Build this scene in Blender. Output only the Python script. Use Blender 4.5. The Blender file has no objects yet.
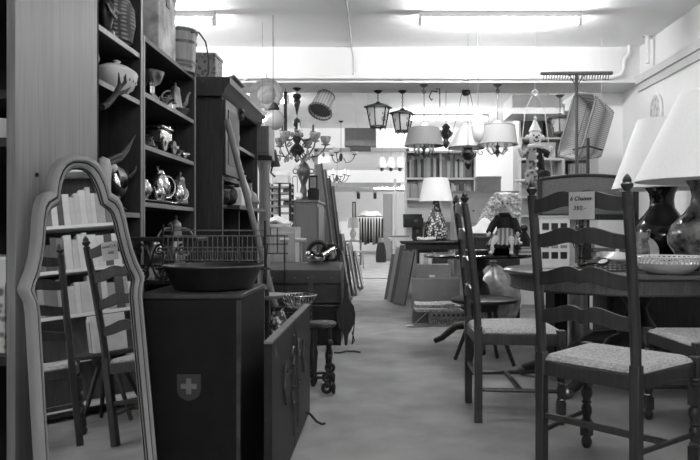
import bpy, math, random
from mathutils import Matrix, Vector, Euler
from math import sin, cos, pi, radians as R
rnd = random.Random(7)
SC = bpy.context.scene
COL = SC.collection
# camera model of the photograph: a level view along +Y, eye at 1.0 m, 35 mm lens
F, CX, CY, EYE = 680.0, 383.0, 230.0, 1.0
def XA(px, y): return (px - CX) * y / F          # world X of something standing at depth y
def ZA(py, y): return EYE - (py - CY) * y / F    # world Z of something standing at depth y

# ------------------------------------------------------------------ materials
MATS = {}
def mat(name, v, rough=.6, metal=0., pat=None, scale=8., amt=.35, v2=None, bump=0., trans=0., emit=0., stretch=(1, 1, 1), spec=.5):
    if name in MATS: return MATS[name]
    m = bpy.data.materials.new(name); m.use_nodes = True
    nt = m.node_tree; b = nt.nodes['Principled BSDF']
    b.inputs['Base Color'].default_value = (v, v, v, 1)
    b.inputs['Roughness'].default_value = rough
    b.inputs['Metallic'].default_value = metal
    b.inputs['Specular IOR Level'].default_value = spec
    if trans: b.inputs['Transmission Weight'].default_value = trans
    if emit:
        b.inputs['Emission Color'].default_value = (1, 1, 1, 1); b.inputs['Emission Strength'].default_value = emit
    if pat:
        tc = nt.nodes.new('ShaderNodeTexCoord'); mp = nt.nodes.new('ShaderNodeMapping')
        nt.links.new(tc.outputs['Object'], mp.inputs['Vector'])
        sx = stretch
        if pat == 'wood': sx = stretch if stretch != (1, 1, 1) else (12, 12, 1)
        mp.inputs['Scale'].default_value = sx
        out = None
        if pat in ('noise', 'wood'):
            n = nt.nodes.new('ShaderNodeTexNoise'); n.inputs['Scale'].default_value = scale; n.inputs['Detail'].default_value = 5
            nt.links.new(mp.outputs[0], n.inputs['Vector']); out = n.outputs['Fac']; lo, hi = .35, .65
        elif pat == 'voronoi':
            n = nt.nodes.new('ShaderNodeTexVoronoi'); n.inputs['Scale'].default_value = scale
            nt.links.new(mp.outputs[0], n.inputs['Vector']); out = n.outputs['Distance']; lo, hi = .25, .55
        elif pat == 'wave':
            n = nt.nodes.new('ShaderNodeTexWave'); n.inputs['Scale'].default_value = scale; n.inputs['Distortion'].default_value = 1.5
            nt.links.new(mp.outputs[0], n.inputs['Vector']); out = n.outputs['Fac']; lo, hi = .2, .8
        elif pat == 'check':
            n = nt.nodes.new('ShaderNodeTexChecker'); n.inputs['Scale'].default_value = scale
            nt.links.new(mp.outputs[0], n.inputs['Vector']); out = n.outputs['Fac']; lo, hi = 0, 1
        elif pat == 'weave':
            w1 = nt.nodes.new('ShaderNodeTexWave'); w1.bands_direction = 'Z'; w1.inputs['Scale'].default_value = scale; w1.inputs['Distortion'].default_value = .6
            w2 = nt.nodes.new('ShaderNodeTexWave'); w2.bands_direction = 'X'; w2.inputs['Scale'].default_value = scale * .6; w2.inputs['Distortion'].default_value = .6
            mu = nt.nodes.new('ShaderNodeMath'); mu.operation = 'MULTIPLY'
            nt.links.new(mp.outputs[0], w1.inputs['Vector']); nt.links.new(mp.outputs[0], w2.inputs['Vector'])
            nt.links.new(w1.outputs['Fac'], mu.inputs[0]); nt.links.new(w2.outputs['Fac'], mu.inputs[1])
            out = mu.outputs[0]; lo, hi = .05, .6
        cr = nt.nodes.new('ShaderNodeValToRGB')
        a = v * (1 - amt) if v2 is None else v2
        cr.color_ramp.elements[0].position = lo; cr.color_ramp.elements[0].color = (a, a, a, 1)
        cr.color_ramp.elements[1].position = hi; cr.color_ramp.elements[1].color = (v, v, v, 1)
        nt.links.new(out, cr.inputs['Fac']); nt.links.new(cr.outputs['Color'], b.inputs['Base Color'])
        if bump:
            bp = nt.nodes.new('ShaderNodeBump'); bp.inputs['Strength'].default_value = bump; bp.inputs['Distance'].default_value = .01
            nt.links.new(out, bp.inputs['Height']); nt.links.new(bp.outputs[0], b.inputs['Normal'])
    MATS[name] = m
    return m

WALL = mat('wall_paint', .84, .85, pat='noise', scale=1.5, amt=.06)
CEIL = mat('ceiling_paint', .90, .9, pat='noise', scale=1.2, amt=.05)
FLOOR = mat('concrete_floor', .30, .75, pat='noise', scale=3.2, amt=.30, bump=.05, spec=.25)
BEAM = mat('beam_paint', .70, .85, pat='noise', scale=2., amt=.04)
TRIMM = mat('trim_paint', .55, .6, pat='noise', scale=3., amt=.1)
PANEL = mat('veneer_panel', .18, .5, pat='wood', scale=6, amt=.3, stretch=(14, 14, .5))
DARK = mat('dark_wood', .026, .45, spec=.35, pat='wood', scale=5, amt=.5)
DARK2 = mat('walnut_wood', .030, .45, spec=.35, pat='wood', scale=5, amt=.5)
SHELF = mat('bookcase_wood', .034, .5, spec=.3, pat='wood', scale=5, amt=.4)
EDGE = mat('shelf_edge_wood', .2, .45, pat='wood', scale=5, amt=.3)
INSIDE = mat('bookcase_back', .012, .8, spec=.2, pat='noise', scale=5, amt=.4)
CHAIR = mat('chair_oak', .046, .38, pat='wood', scale=4, amt=.45)
RUSH = mat('rush_weave', .44, .85, pat='noise', scale=90, amt=.45, bump=.3)
MID = mat('brown_wood', .12, .5, pat='wood', scale=5, amt=.4)
PALE = mat('pale_wood', .30, .5, pat='wood', scale=6, amt=.35)
GILT = mat('pale_gilt_wood', .34, .3, pat='noise', scale=9, amt=.35, stretch=(1, 1, .25))
IRON = mat('black_iron', .018, .5, metal=.2, pat='noise', scale=30, amt=.5)
IRON2 = mat('grey_iron', .10, .45, metal=.5, pat='noise', scale=30, amt=.4)
SILVER = mat('tarnished_silver', .8, .22, metal=1., pat='noise', scale=25, amt=.5)
BRASS = mat('aged_brass', .22, .35, metal=.9, pat='noise', scale=20, amt=.4)
BRONZE = mat('dark_bronze', .05, .35, metal=.7, pat='noise', scale=20, amt=.4)
WHITE = mat('white_paint', .78, .5, pat='noise', scale=6, amt=.06)
CERAM = mat('white_ceramic', .75, .2, pat='noise', scale=8, amt=.06)
SHADE = mat('white_lampshade', .86, .8, pat='noise', scale=60, amt=.04)
GSHADE = mat('grey_lampshade', .20, .8, pat='noise', scale=60, amt=.08)
PAPER = mat('paper', .6, .8, pat='noise', scale=12, amt=.12)
NEWS = mat('newsprint', .62, .85, pat='noise', scale=35, amt=.75, stretch=(1, 1, 3))
CARD = mat('cardboard', .17, .8, pat='noise', scale=6, amt=.2)
CARD2 = mat('pale_cardboard', .30, .8, pat='noise', scale=6, amt=.2)
WICK = mat('wicker_weave', .55, .8, pat='weave', scale=16, amt=.55, bump=.4)
WICKD = mat('dark_wicker_weave', .24, .8, pat='weave', scale=18, amt=.75, bump=.4)
BLACK = mat('black_lacquer', .012, .2, pat='noise', scale=6, amt=.4)
BLACKM = mat('black_matt_paint', .013, .6, spec=.25, pat='noise', scale=8, amt=.5)
GREYM = mat('grey_metal', .26, .5, pat='noise', scale=20, amt=.15)
GREYW = mat('grey_painted_wood', .13, .55, pat='noise', scale=40, amt=.25)
CLOTHD = mat('black_cloth', .014, .95, pat='noise', scale=30, amt=.5)
CLOTHG = mat('grey_cloth', .2, .95, pat='noise', scale=20, amt=.4)
PRINT = mat('printed_cloth', .5, .9, pat='voronoi', scale=45, v2=.12)
FLORAL = mat('floral_ceramic', .2, .14, pat='noise', scale=14, v2=.012)
FLORAL2 = mat('mottled_ceramic', .02, .3, pat='voronoi', scale=42, v2=.62)
SPOT = mat('spotted_cloth', .72, .9, pat='voronoi', scale=22, v2=.02)
SKIN = mat('doll_bisque', .58, .5, pat='noise', scale=10, amt=.06)
HAIR = mat('blond_curls', .75, .7, pat='noise', scale=40, amt=.35)
GLASS = mat('clear_glass', .95, .03, trans=1.0, pat='noise', scale=4, amt=.02)
CUT = mat('cut_glass', .6, .12, trans=.5, pat='noise', scale=30, amt=.5)
OPAL = mat('opal_glass', .8, .25, pat='noise', scale=5, amt=.05)
CLOUD = mat('frosted_glass', .85, .3, trans=.55, pat='noise', scale=5, amt=.05)
MIRROR = mat('mirror_glass', .86, .01, metal=1., pat='noise', scale=3, amt=.02)
INK = mat('ink', .012, .7, pat='noise', scale=30, amt=.3)
RED = mat('emblem_field', .03, .6, pat='noise', scale=30, amt=.3)
CREAM = mat('emblem_cross', .15, .6, pat='noise', scale=30, amt=.3)
FLAKY = mat('flaking_white_tin', .62, .6, pat='noise', scale=9, v2=.18)
STRAW = mat('woven_straw', .5, .8, pat='weave', scale=60, amt=.5, bump=.2)
PLASTIC = mat('crumpled_plastic', .26, .2, pat='noise', scale=14, amt=.5, bump=.8)
TUBE = mat('lit_fluorescent_tube', .9, .4, emit=185.)
TUBE2 = mat('lit_back_tube', .9, .4, emit=190.)
TUBE4 = mat('added_far_tube', .9, .4, emit=330.)
TUBE3 = mat('added_front_tube', .9, .4, emit=240.)
TUBE5 = mat('added_overhead_tube', .9, .4, emit=90.)
BULB = mat('lit_bulb', .9, .4, emit=60.)
def grey(v, rough=.7, kind='paint'):
    v = round(v, 2)
    return mat(f'{kind}_grey_{int(v*100)}', v, rough, pat='noise', scale=14, amt=.15)

# ------------------------------------------------------------------ mesh builder
class MB:
    def __init__(s): s.v = []; s.f = []; s.M = Matrix()
    def at(s, loc=(0, 0, 0), rot=(0, 0, 0)):
        s.M = Matrix.Translation(loc) @ Euler(rot).to_matrix().to_4x4(); return s
    def add(s, vs, fs):
        b = len(s.v); s.v += [s.M @ Vector(p) for p in vs]; s.f += [tuple(b + i for i in q) for q in fs]; return s
    def box(s, x0, x1, y0, y1, z0, z1):
        vs = [(x, y, z) for z in (z0, z1) for y in (y0, y1) for x in (x0, x1)]
        return s.add(vs, [(0, 2, 3, 1), (4, 5, 7, 6), (0, 1, 5, 4), (2, 6, 7, 3), (0, 4, 6, 2), (1, 3, 7, 5)])
    def taper(s, b, t, z0, z1, o=(0, 0)):       # b=(hx,hy) half-sizes below, t above
        vs = [(sx*b[0], sy*b[1], z0) for sx, sy in ((-1, -1), (1, -1), (1, 1), (-1, 1))] + [(o[0]+sx*t[0], o[1]+sy*t[1], z1) for sx, sy in ((-1, -1), (1, -1), (1, 1), (-1, 1))]
        return s.add(vs, [(3, 2, 1, 0), (4, 5, 6, 7), (0, 1, 5, 4), (1, 2, 6, 5), (2, 3, 7, 6), (3, 0, 4, 7)])
    def lathe(s, prof, n=24, c=(0, 0, 0), sx=1., sy=1., caps=True, a0=0., a1=2*pi):
        full = abs(a1 - a0 - 2*pi) < 1e-6; k = n if full else n + 1
        vs = []; fs = []
        for r, z in prof:
            for i in range(k):
                a = a0 + (a1 - a0) * i / n
                vs.append((c[0] + r*cos(a)*sx, c[1] + r*sin(a)*sy, c[2] + z))
        for j in range(len(prof) - 1):
            for i in range(n):
                i2 = (i + 1) % k
                fs.append((j*k + i, j*k + i2, (j+1)*k + i2, (j+1)*k + i))
        if caps and full:
            if prof[0][0] > 1e-5: fs.append(tuple(reversed(range(k))))
            if prof[-1][0] > 1e-5: fs.append(tuple((len(prof)-1)*k + i for i in range(k)))
        return s.add(vs, fs)
    def ball(s, c, r, n=14, sx=1., sy=1., sz=1.):
        m = max(6, n // 2 + 1)
        return s.lathe([(r*sin(pi*i/m) if 0 < i < m else 0.0004, -r*sz*cos(pi*i/m)) for i in range(m + 1)], n, c, sx, sy)
    def tube(s, pts, r, n=8, closed=False):
        P = [Vector(p) for p in pts]; N = len(P)
        rr = r if isinstance(r, (list, tuple)) else [r]*N
        T = []
        for i in range(N):
            a = P[(i-1) % N] if (closed or i > 0) else P[i]
            b = P[(i+1) % N] if (closed or i < N-1) else P[i]
            d = b - a; T.append(d.normalized() if d.length > 1e-9 else Vector((0, 0, 1)))
        u = T[0].orthogonal().normalized(); vs = []; fs = []
        for i in range(N):
            u = (u - T[i]*u.dot(T[i]));
            u = u.normalized() if u.length > 1e-6 else T[i].orthogonal().normalized()
            w = T[i].cross(u)
            for k in range(n):
                a = 2*pi*k/n; vs.append(P[i] + (u*cos(a) + w*sin(a))*rr[i])
        for i in range(N if closed else N-1):
            j = (i+1) % N
            for k in range(n):
                k2 = (k+1) % n; fs.append((i*n+k, i*n+k2, j*n+k2, j*n+k))
        if not closed:
            fs.append(tuple(reversed(range(n)))); fs.append(tuple((N-1)*n + k for k in range(n)))
        return s.add(vs, fs)
    def ring(s, c, R_, r, n=24, m=6, axis='z', sx=1., sy=1.):
        pts = []
        for i in range(n):
            a = 2*pi*i/n; p = (R_*cos(a)*sx, R_*sin(a)*sy, 0)
            if axis == 'y': p = (p[0], 0, p[1])
            if axis == 'x': p = (0, p[0], p[1])
            pts.append((c[0]+p[0], c[1]+p[1], c[2]+p[2]))
        return s.tube(pts, r, m, True)
    def prism(s, poly, t0, t1, plane='xz'):
        def P(u, v, t):
            return {'xz': (u, t, v), 'yz': (t, u, v), 'xy': (u, v, t)}[plane]
        n = len(poly)
        vs = [P(u, v, t0) for u, v in poly] + [P(u, v, t1) for u, v in poly]
        fs = [tuple(range(n)), tuple(reversed(range(n, 2*n)))] + [(i, n+i, n+(i+1) % n, (i+1) % n) for i in range(n)]
        return s.add(vs, fs)
    def grid(s, fn, nu, nv, th=0.004, closed_u=False):
        nu1 = nu if closed_u else nu + 1
        A = [[Vector(fn(i/nu, j/nv)) for i in range(nu1)] for j in range(nv+1)]
        vs = []; fs = []
        for j in range(nv+1):
            for i in range(nu1):
                i0, i1 = ((i-1) % nu1, (i+1) % nu1) if closed_u else (max(i-1, 0), min(i+1, nu))
                du = A[j][i1] - A[j][i0]
                dv = A[min(j+1, nv)][i] - A[max(j-1, 0)][i]
                nn = du.cross(dv); nn = nn.normalized() if nn.length > 1e-9 else Vector((0, 0, 1))
                vs.append(A[j][i] + nn*th/2); vs.append(A[j][i] - nn*th/2)
        def q(a, b, c, d, k): return tuple(2*x + k for x in ((a, b, c, d) if k == 0 else (d, c, b, a)))
        for j in range(nv):
            for i in range(nu):
                i2 = (i+1) % nu1
                a, b, c, d = j*nu1+i, j*nu1+i2, (j+1)*nu1+i2, (j+1)*nu1+i
                fs += [q(a, b, c, d, 0), q(a, b, c, d, 1)]
        for j in range(nv):
            if not closed_u:
                for i in (0, nu):
                    a, d = j*nu1+i, (j+1)*nu1+i
                    fs.append((2*a, 2*d, 2*d+1, 2*a+1))
        for i in range(nu):
            i2 = (i+1) % nu1
            for j in (0, nv):
                a, b = j*nu1+i, j*nu1+i2
                fs.append((2*a, 2*a+1, 2*b+1, 2*b))
        return s.add(vs, fs)
    def put(s, name, m, parent=None, bev=0., label=None, smooth=True, loc=None, rot=None):
        me = bpy.data.meshes.new(name); me.from_pydata(s.v, [], s.f); me.update()
        o = bpy.data.objects.new(name, me); COL.objects.link(o); me.materials.append(m)
        import bmesh
        bm = bmesh.new(); bm.from_mesh(me); bmesh.ops.recalc_face_normals(bm, faces=bm.faces); bm.to_mesh(me); bm.free()
        if smooth:
            me.shade_smooth(); me.set_sharp_from_angle(angle=R(38))
        if bev:
            b = o.modifiers.new('bevel', 'BEVEL'); b.width = bev; b.segments = 2; b.limit_method = 'ANGLE'; b.angle_limit = R(40)
        if parent: o.parent = parent
        if label: o['label'] = label
        if loc: o.location = loc
        if rot: o.rotation_euler = rot
        return o

def tag(o, label, cat, group=None, kind=None):
    o['label'] = label; o['category'] = cat
    if group: o['group'] = group
    if kind: o['kind'] = kind
    return o
def thing(name, label, cat, loc=(0, 0, 0), rz=0., group=None, rot=None):
    o = bpy.data.objects.new(name, None); COL.objects.link(o); o.empty_display_size = .05
    o.location = loc; o.rotation_euler = rot or (0, 0, rz)
    return tag(o, label, cat, group)
def single(mb, name, m, label, cat, loc=(0, 0, 0), rz=0., group=None, bev=0., rot=None):
    o = mb.put(name, m, bev=bev); o.location = loc; o.rotation_euler = rot or (0, 0, rz)
    return tag(o, label, cat, group)
KIDS = {}
def kids(o): return [c for c in bpy.data.objects if c.parent == o]
def dup(root, label, loc, rz=None, group=None, scale=None, rot=None):
    r = root.copy(); COL.objects.link(r); r.location = loc; r['label'] = label
    if rz is not None: r.rotation_euler = (0, 0, rz)
    if rot is not None: r.rotation_euler = rot
    if scale: r.scale = scale if isinstance(scale, tuple) else (scale,)*3
    if group: r['group'] = group
    for ch in kids(root):
        c = ch.copy(); COL.objects.link(c); c.parent = r
        for g in kids(ch):
            d = g.copy(); COL.objects.link(d); d.parent = c
    return r
def struct(mb, name, m, label=None, cat=None):
    o = mb.put(name, m, smooth=False); o['kind'] = 'structure'
    return o
def text_mesh(txt, size, name, m, parent, loc, rot, shear=0., depth=.0004, space=1.):
    cu = bpy.data.curves.new(name, 'FONT'); cu.body = txt; cu.size = size; cu.shear = shear; cu.extrude = depth
    cu.align_x = 'CENTER'; cu.align_y = 'CENTER'; cu.space_character = space; cu.offset = size*.012
    t = bpy.data.objects.new('tmp', cu); COL.objects.link(t)
    bpy.context.view_layer.update()
    me = bpy.data.meshes.new_from_object(t.evaluated_get(bpy.context.evaluated_depsgraph_get()))
    bpy.data.objects.remove(t); me.materials.clear(); me.materials.append(m)
    o = bpy.data.objects.new(name, me); COL.objects.link(o); o.parent = parent; o.location = loc; o.rotation_euler = rot
    return o
def arc(c, r, a0, a1, n=12, plane='xz', ry=None):
    ry = ry or r; out = []
    for i in range(n + 1):
        a = a0 + (a1 - a0)*i/n; u, v = r*cos(a), ry*sin(a)
        out.append({'xz': (c[0]+u, c[1], c[2]+v), 'yz': (c[0], c[1]+u, c[2]+v), 'xy': (c[0]+u, c[1]+v, c[2])}[plane])
    return out
def spiral(c, r0, r1, a0, a1, n=26, plane='xz'):
    out = []
    for i in range(n + 1):
        t = i/n; a = a0 + (a1-a0)*t; r = r0 + (r1-r0)*t; u, v = r*cos(a), r*sin(a)
        out.append({'xz': (c[0]+u, c[1], c[2]+v), 'yz': (c[0], c[1]+u, c[2]+v), 'xy': (c[0]+u, c[1]+v, c[2])}[plane])
    return out
# ------------------------------------------------------------------ setting
XL, XR, YB, YF, HC, HB = -3.2, 2.83, -3.5, 36.0, 3.02, 2.62
struct(MB().box(XL-.2, XR+.2, YB-.2, YF+.2, -.12, 0), 'floor', FLOOR)
struct(MB().box(XL-.2, XR+.2, YB-.2, YF+.2, HC, HC+.12), 'ceiling', CEIL)
struct(MB().box(XL-.2, XL, YB, YF, 0, HC), 'wall_left', WALL)
struct(MB().box(XR, XR+.2, YB, YF, 0, HC), 'wall_right', WALL)
struct(MB().box(XL-.2, XR+.2, YB-.2, YB, 0, HC), 'wall_front', WALL)
struct(MB().box(XL-.2, XR+.2, YF, YF+.2, 0, HC), 'wall_back', WALL)
struct(MB().box(XL, XR, 7.5, 8.04, HB, HC), 'trim_1', BEAM)                     # downstand beam across the shop
struct(MB().box(2.55, XR, 8.04, 8.4, 0, HC), 'trim_2', WALL)                    # pier at the right wall
struct(MB().box(XL, -1.29, 13.5, 13.9, 0, HC).box(.45, XR, 13.5, 13.9, 0, HC).box(-1.29, .45, 13.5, 13.9, 2.55, HC), 'wall_middle', WALL)
struct(MB().box(-1.36, -1.29, 13.44, 13.5, 0, 2.6).box(.45, .52, 13.44, 13.5, 0, 2.6).box(-1.36, .52, 13.44, 13.5, 2.55, 2.62), 'trim_3', mat('opening_frame_paint', .26, .6, pat='noise', scale=3, amt=.1))
struct(MB().box(-1.29, .45, 13.95, 14.25, 0, .012), 'trim_4', mat('threshold', .2, .6, pat='noise', scale=8, amt=.3))
struct(MB().box(XL, XR, 23., 23.4, 2.6, HC), 'trim_5', BEAM)
struct(MB().box(XL, -2.0, 23., 23.4, 0, 2.6).box(.9, XR, 23., 23.4, 0, 2.6), 'wall_far', WALL)
struct(MB().box(-1.6, .6, 22.96, 23.0, 2.44, 2.6), 'trim_6', mat('far_frame_paint', .22, .6, pat='noise', scale=3, amt=.1))
# moulding along the right wall, level with the beam's underside
struct(MB().box(XR-.05, XR, YB, 7.5, 2.60, 2.68).box(XR-.025, XR, YB, 7.5, 2.52, 2.60), 'trim_7', mat('moulding_paint', .62, .6, pat='noise', scale=3, amt=.08))
struct(MB().box(XL, XR, 7.47, 7.5, 2.62, 2.65), 'trim_8', BEAM)

# heating pipe along the beam, turning up to the ceiling at the right
m = MB().tube([(-2.6, 7.44, 2.64+.03), (2.5, 7.44, 2.67), (2.60, 7.44, 2.70), (2.63, 7.44, 2.76), (2.63, 7.44, 2.86), (2.66, 7.44, 2.9), (2.69, 7.44, 2.93), (2.69, 7.44, 3.02)], .022, 10)
p = thing('heating_pipe', 'long white painted pipe running along the beam and up to the ceiling', 'pipe', (0, 7.44, 2.67))
for v in (m,): v.v = [q - Vector((0, 7.44, 2.67)) for q in v.v]; v.put('pipe_run', WHITE, p)
for x in (-1.5, .2, .9, 2.2):
    MB().box(x-.012, x+.012, -.03, .06, -.03, .03).put('pipe_clip', TRIMM, p)
p = thing('pipe_stub', 'short white pipe end hanging down from the ceiling near the right wall', 'pipe', (2.74, 7.05, 3.02))
MB().tube([(0, 0, 0), (0, 0, -.29)], .022, 10).put('stub_tube', WHITE, p)
MB().lathe([(.045, -.015), (.045, 0)], 16).put('collar', TRIMM, p)
m = MB().tube([(-.28, 3., 3.013), (-.31, 5.2, 3.013), (-.345, 7.49, 3.012), (-.325, 7.49, 2.9), (-.32, 7.49, 2.75), (-.35, 7.485, 2.63)], .009, 6)
single(m, 'surface_cable', TRIMM, 'thin white cable running across the ceiling and down the beam', 'cable')

# ------------------------------------------------------------------ ceiling tubes (the shop's lamps, plus some added for their light)
def tube_lamp(label, x0, x1, y, z=HC, tm=TUBE):
    t = thing('fluorescent_lamp', label, 'ceiling light', ((x0+x1)/2, y, z), 0, 'fluorescent ceiling tubes')
    h = (x1-x0)/2
    MB().box(-h-.03, h+.03, -.035, .035, -.055, 0).put('housing', WHITE, t, bev=.006)
    for s in (-1, 1):
        MB().box(s*(h+.015)-.018, s*(h+.015)+.018, -.022, .022, -.125, -.05).put('tube_socket', WHITE, t, bev=.004)
    MB().at((0, 0, -.095), (0, pi/2, 0)).lathe([(.019, -h+.002), (.019, h-.002)], 12).put('tube', tm, t, label='lit white tube')
    return t
tube_lamp('lit fluorescent tube on the ceiling at the upper right, in front of the beam', XA(422, 6.3), XA(578, 6.3), 6.3)
tube_lamp('lit fluorescent tube at the upper left, above the tall bookcase and its bucket', XA(212, 6.3)-1.46, XA(212, 6.3), 6.3)
tube_lamp('lit fluorescent tube behind the hanging drum lampshades, past the beam', .35, 1.81, 11.8, HC, TUBE2)
tube_lamp('lit fluorescent tube over the left side past the beam, behind the chandelier', -2.9, -1.44, 10.2, HC, TUBE2)
tube_lamp('fluorescent tube added out of sight to light the room beyond the opening', -.9, .56, 14.7, HC, TUBE4)  # added tube, hidden above the header, lighting this room
tube_lamp('fluorescent tube added out of sight to light the farthest room', -.9, .56, 25.0, HC, TUBE4)  # added behind the far beam to brighten the last room
tube_lamp('hidden fluorescent tube added at left to brighten the room beyond the opening', -3.15, -1.85, 19.5, HC, TUBE4)  # added off to the side, out of sight, for far brightness
tube_lamp('hidden fluorescent tube added at right to brighten the room beyond the opening', .95, 2.4, 19.5, HC, TUBE4)  # its added counterpart on the hidden right side
tube_lamp('second tube added to brighten the farthest room, nearer its back wall', -.4, 1.06, 31.5, HC, TUBE4)  # extra tube added so the far end gets bright
tube_lamp('unseen fluorescent tube added overhead for more ambient light', .2, 1.66, 2.6, HC, TUBE5)  # added out of view to lift ambient light near the viewer
tube_lamp('lit fluorescent tube behind the viewer over the front of the shop', -.4, 1.06, -1.6, HC, TUBE3)  # added out of view as front light

# ------------------------------------------------------------------ bookcases on the left
def bookcase(name, label, x0, x1, y0, y1, h, shelves, mside, th=.022, open_to='x', base=.0, top=True, group=None):
    """open side faces +X ('x') or the viewer ('y')"""
    t = thing(name, label, 'bookcase', (x0, y0, 0), 0, group)
    w, d = x1-x0, y1-y0
    if open_to == 'x':
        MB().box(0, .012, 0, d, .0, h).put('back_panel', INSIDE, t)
        for a in (0, d-th):
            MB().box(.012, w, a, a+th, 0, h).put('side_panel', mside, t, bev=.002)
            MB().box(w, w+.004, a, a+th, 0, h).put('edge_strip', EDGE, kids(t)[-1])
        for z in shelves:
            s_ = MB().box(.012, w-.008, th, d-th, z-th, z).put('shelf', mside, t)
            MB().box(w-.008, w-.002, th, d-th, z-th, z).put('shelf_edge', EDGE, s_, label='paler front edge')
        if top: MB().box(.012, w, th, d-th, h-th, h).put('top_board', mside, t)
    else:
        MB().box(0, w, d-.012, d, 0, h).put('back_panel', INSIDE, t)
        for a in (0, w-th):
            MB().box(a, a+th, 0, d-.012, 0, h).put('side_panel', PANEL if a else mside, t, bev=.002)
        for z in shelves:
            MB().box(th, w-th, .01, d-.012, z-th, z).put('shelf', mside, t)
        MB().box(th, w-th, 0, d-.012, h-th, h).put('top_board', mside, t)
    return t
near = bookcase('bookcase', 'tall bookcase with plain veneer side at the left edge, behind the mirror', -2.05, -1.068, 1.975, 2.555, 2.35, (.10, .63, 1.27, 1.41, 1.8), SHELF, open_to='y', th=.026)
for y, z in ((.12, 1.17), (.12, .90)):
    MB().at((.982, y, z), (0, pi/2, 0)).lathe([(.007, 0), (.007, .004), (.004, .007)], 12).put('screw_cap', BLACKM, near)
b1 = bookcase('bookcase', 'tall dark bookcase holding tureen and horned skull, partly behind the veneer panel', -1.52, -1.143, 2.56, 3.225, 2.4, (.10, .5, 1.08, 1.61, 1.83), SHELF)
b2 = bookcase('bookcase', 'dark bookcase with silver tea sets, tin box and bucket on its top', -1.52, -1.143, 3.235, 4.14, 1.93, (.10, .5, .80, 1.135, 1.412, 1.665), SHELF)

# things in the near bookcase (only its right edge shows)
single(MB().lathe([(.0, .0), (.05, 0), (.055, .01), (.075, .05), (.078, .065), (.07, .06), (.0, .012)], 24), 'bowl', CERAM, 'small white bowl on the shelf at the extreme left edge', 'bowl', (-1.19, 2.1, 1.2705))
t = thing('carton', 'pale printed carton standing on the lower shelf at the left edge', 'box', (-1.22, 2.04, .631))
MB().box(-.1, .085, 0, .2, 0, .2).put('carton_body', PRINT, t); MB().box(-.102, .087, -.002, .202, .2, .21).put('lid', PAPER, t)
t = thing('carton', 'white carton lying on top of the printed carton at the left edge', 'box', (-1.215, 2.04, .8415))
MB().box(-.09, .083, 0, .18, 0, .07).put('carton_body', PAPER, t); MB().box(-.092, .085, -.002, .182, .07, .078).put('lid', WHITE, t)
# ------------------------------------------------------------------ things on bookcase 1
def vase_prof(h, r, neck=.4, foot=.5):
    return [(r*foot, 0), (r*foot*1.05, h*.03), (r*.8, h*.15), (r, h*.38), (r*.92, h*.58), (r*neck*1.15, h*.82), (r*neck, h*.9), (r*neck*1.2, h), (r*neck, h*.995), (r*neck*.7, h*.9)]
t = thing('lidded_jar', 'big grey woven jar with handles on the top visible shelf beside the veneer panel', 'jar', (-1.225, 3.08, 1.8305))
MB().lathe([(.05, 0), (.085, .02), (.1, .1), (.095, .17), (.07, .22), (.05, .235)], 22).put('jar_body', WICKD, t)
MB().lathe([(.055, .235), (.055, .25), (.03, .265), (.012, .27), (.016, .29), (.0, .3)], 18).put('lid', BRONZE, t)
for s in (-1, 1):
    MB().tube(arc((0, s*.09, .17), .035, -pi/2, pi/2, 8, 'xz'), .008, 6).put('handle', BRONZE, t)
t = thing('figurine', 'dark carved figurine beside the woven jar on the upper shelf', 'figurine', (-1.185, 2.90, 1.8305))
MB().lathe([(.04, 0), (.04, .015), (.025, .03), (.035, .08), (.04, .12), (.022, .15), (.018, .16)], 14).put('torso', BRONZE, t)
MB().ball((0, 0, .185), .03, 12).put('head', BRONZE, t)
MB().tube([(.02, -.03, .12), (.04, -.05, .09), (.05, -.01, .07)], .01, 6).put('arm', SILVER, t)
MB().tube([(.02, .03, .12), (.05, .05, .1), (.06, .02, .08)], .01, 6).put('arm', SILVER, t)
t = thing('tureen', 'white oval covered tureen with painted flowers on the second shelf', 'tureen', (-1.185, 3.03, 1.6105), 0); t.scale = (.8, .85, .78)
MB().lathe([(.055, 0), (.06, .012), (.08, .03), (.1, .09), (.102, .11)], 28, sy=1.5).put('bowl', CERAM, t)
MB().lathe([(.104, .11), (.098, .125), (.06, .15), (.02, .16), (.012, .17), (.02, .18), (.004, .19)], 28, sy=1.5).put('lid', CERAM, t)
for k in range(5):
    MB().at((.0945*math.sqrt(1-((-.08+.04*k)/.1417)**2), -.08+.04*k, .07), (0, pi/2, .0)).lathe([(.011, -.006), (.010, .0), (.0, .001)], 8).put('painted_flower', GREYM, t, label='grey painted flower')
t = thing('white_vase', 'white round vase half hidden by the veneer panel, above the tureen', 'vase', (-1.2, 2.7, 1.6105))
MB().lathe(vase_prof(.19, .07, .4), 22).put('vase_body', CERAM, t); MB().ring((0, 0, .19), .03, .004).put('rim', GREYM, t)
# antelope skull hung on the upright with two long horns, and a smaller antler above it
t = thing('horned_skull', 'pale animal skull with two long dark horns above the boat figurine', 'hunting trophy', (-1.105, 2.70, 1.22))
t.scale = (.8, 1., .85)
MB().at((0, 0, 0), (R(14), 0, 0)).lathe([(.012, -.11), (.02, -.1), (.03, -.03), (.042, .03), (.035, .07), (.0, .085)], 14, sx=.8).put('skull', mat('bone', .5, .6, pat='noise', scale=20, amt=.3), t)
HORN = mat('horn', .035, .6, spec=.2, pat='noise', scale=25, amt=.5, stretch=(1, 1, 3))
for s, o_ in ((0, 0), (1, .02)):
    MB().tube([(0, .01+o_, .05+.02*s), (.0, .07+o_, .065+.025*s), (.0, .16+o_, .09+.03*s), (-.005, .26+o_*1.5, .15+.045*s), (-.01, .33+o_*1.5, .215+.03*s)], [.012, .012, .010, .006, .002], 8).put('horn', HORN, t)
t = thing('antler', 'forked deer antler hung in front of the white tureen', 'antler', (-1.1, 2.68, 1.5))
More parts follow.
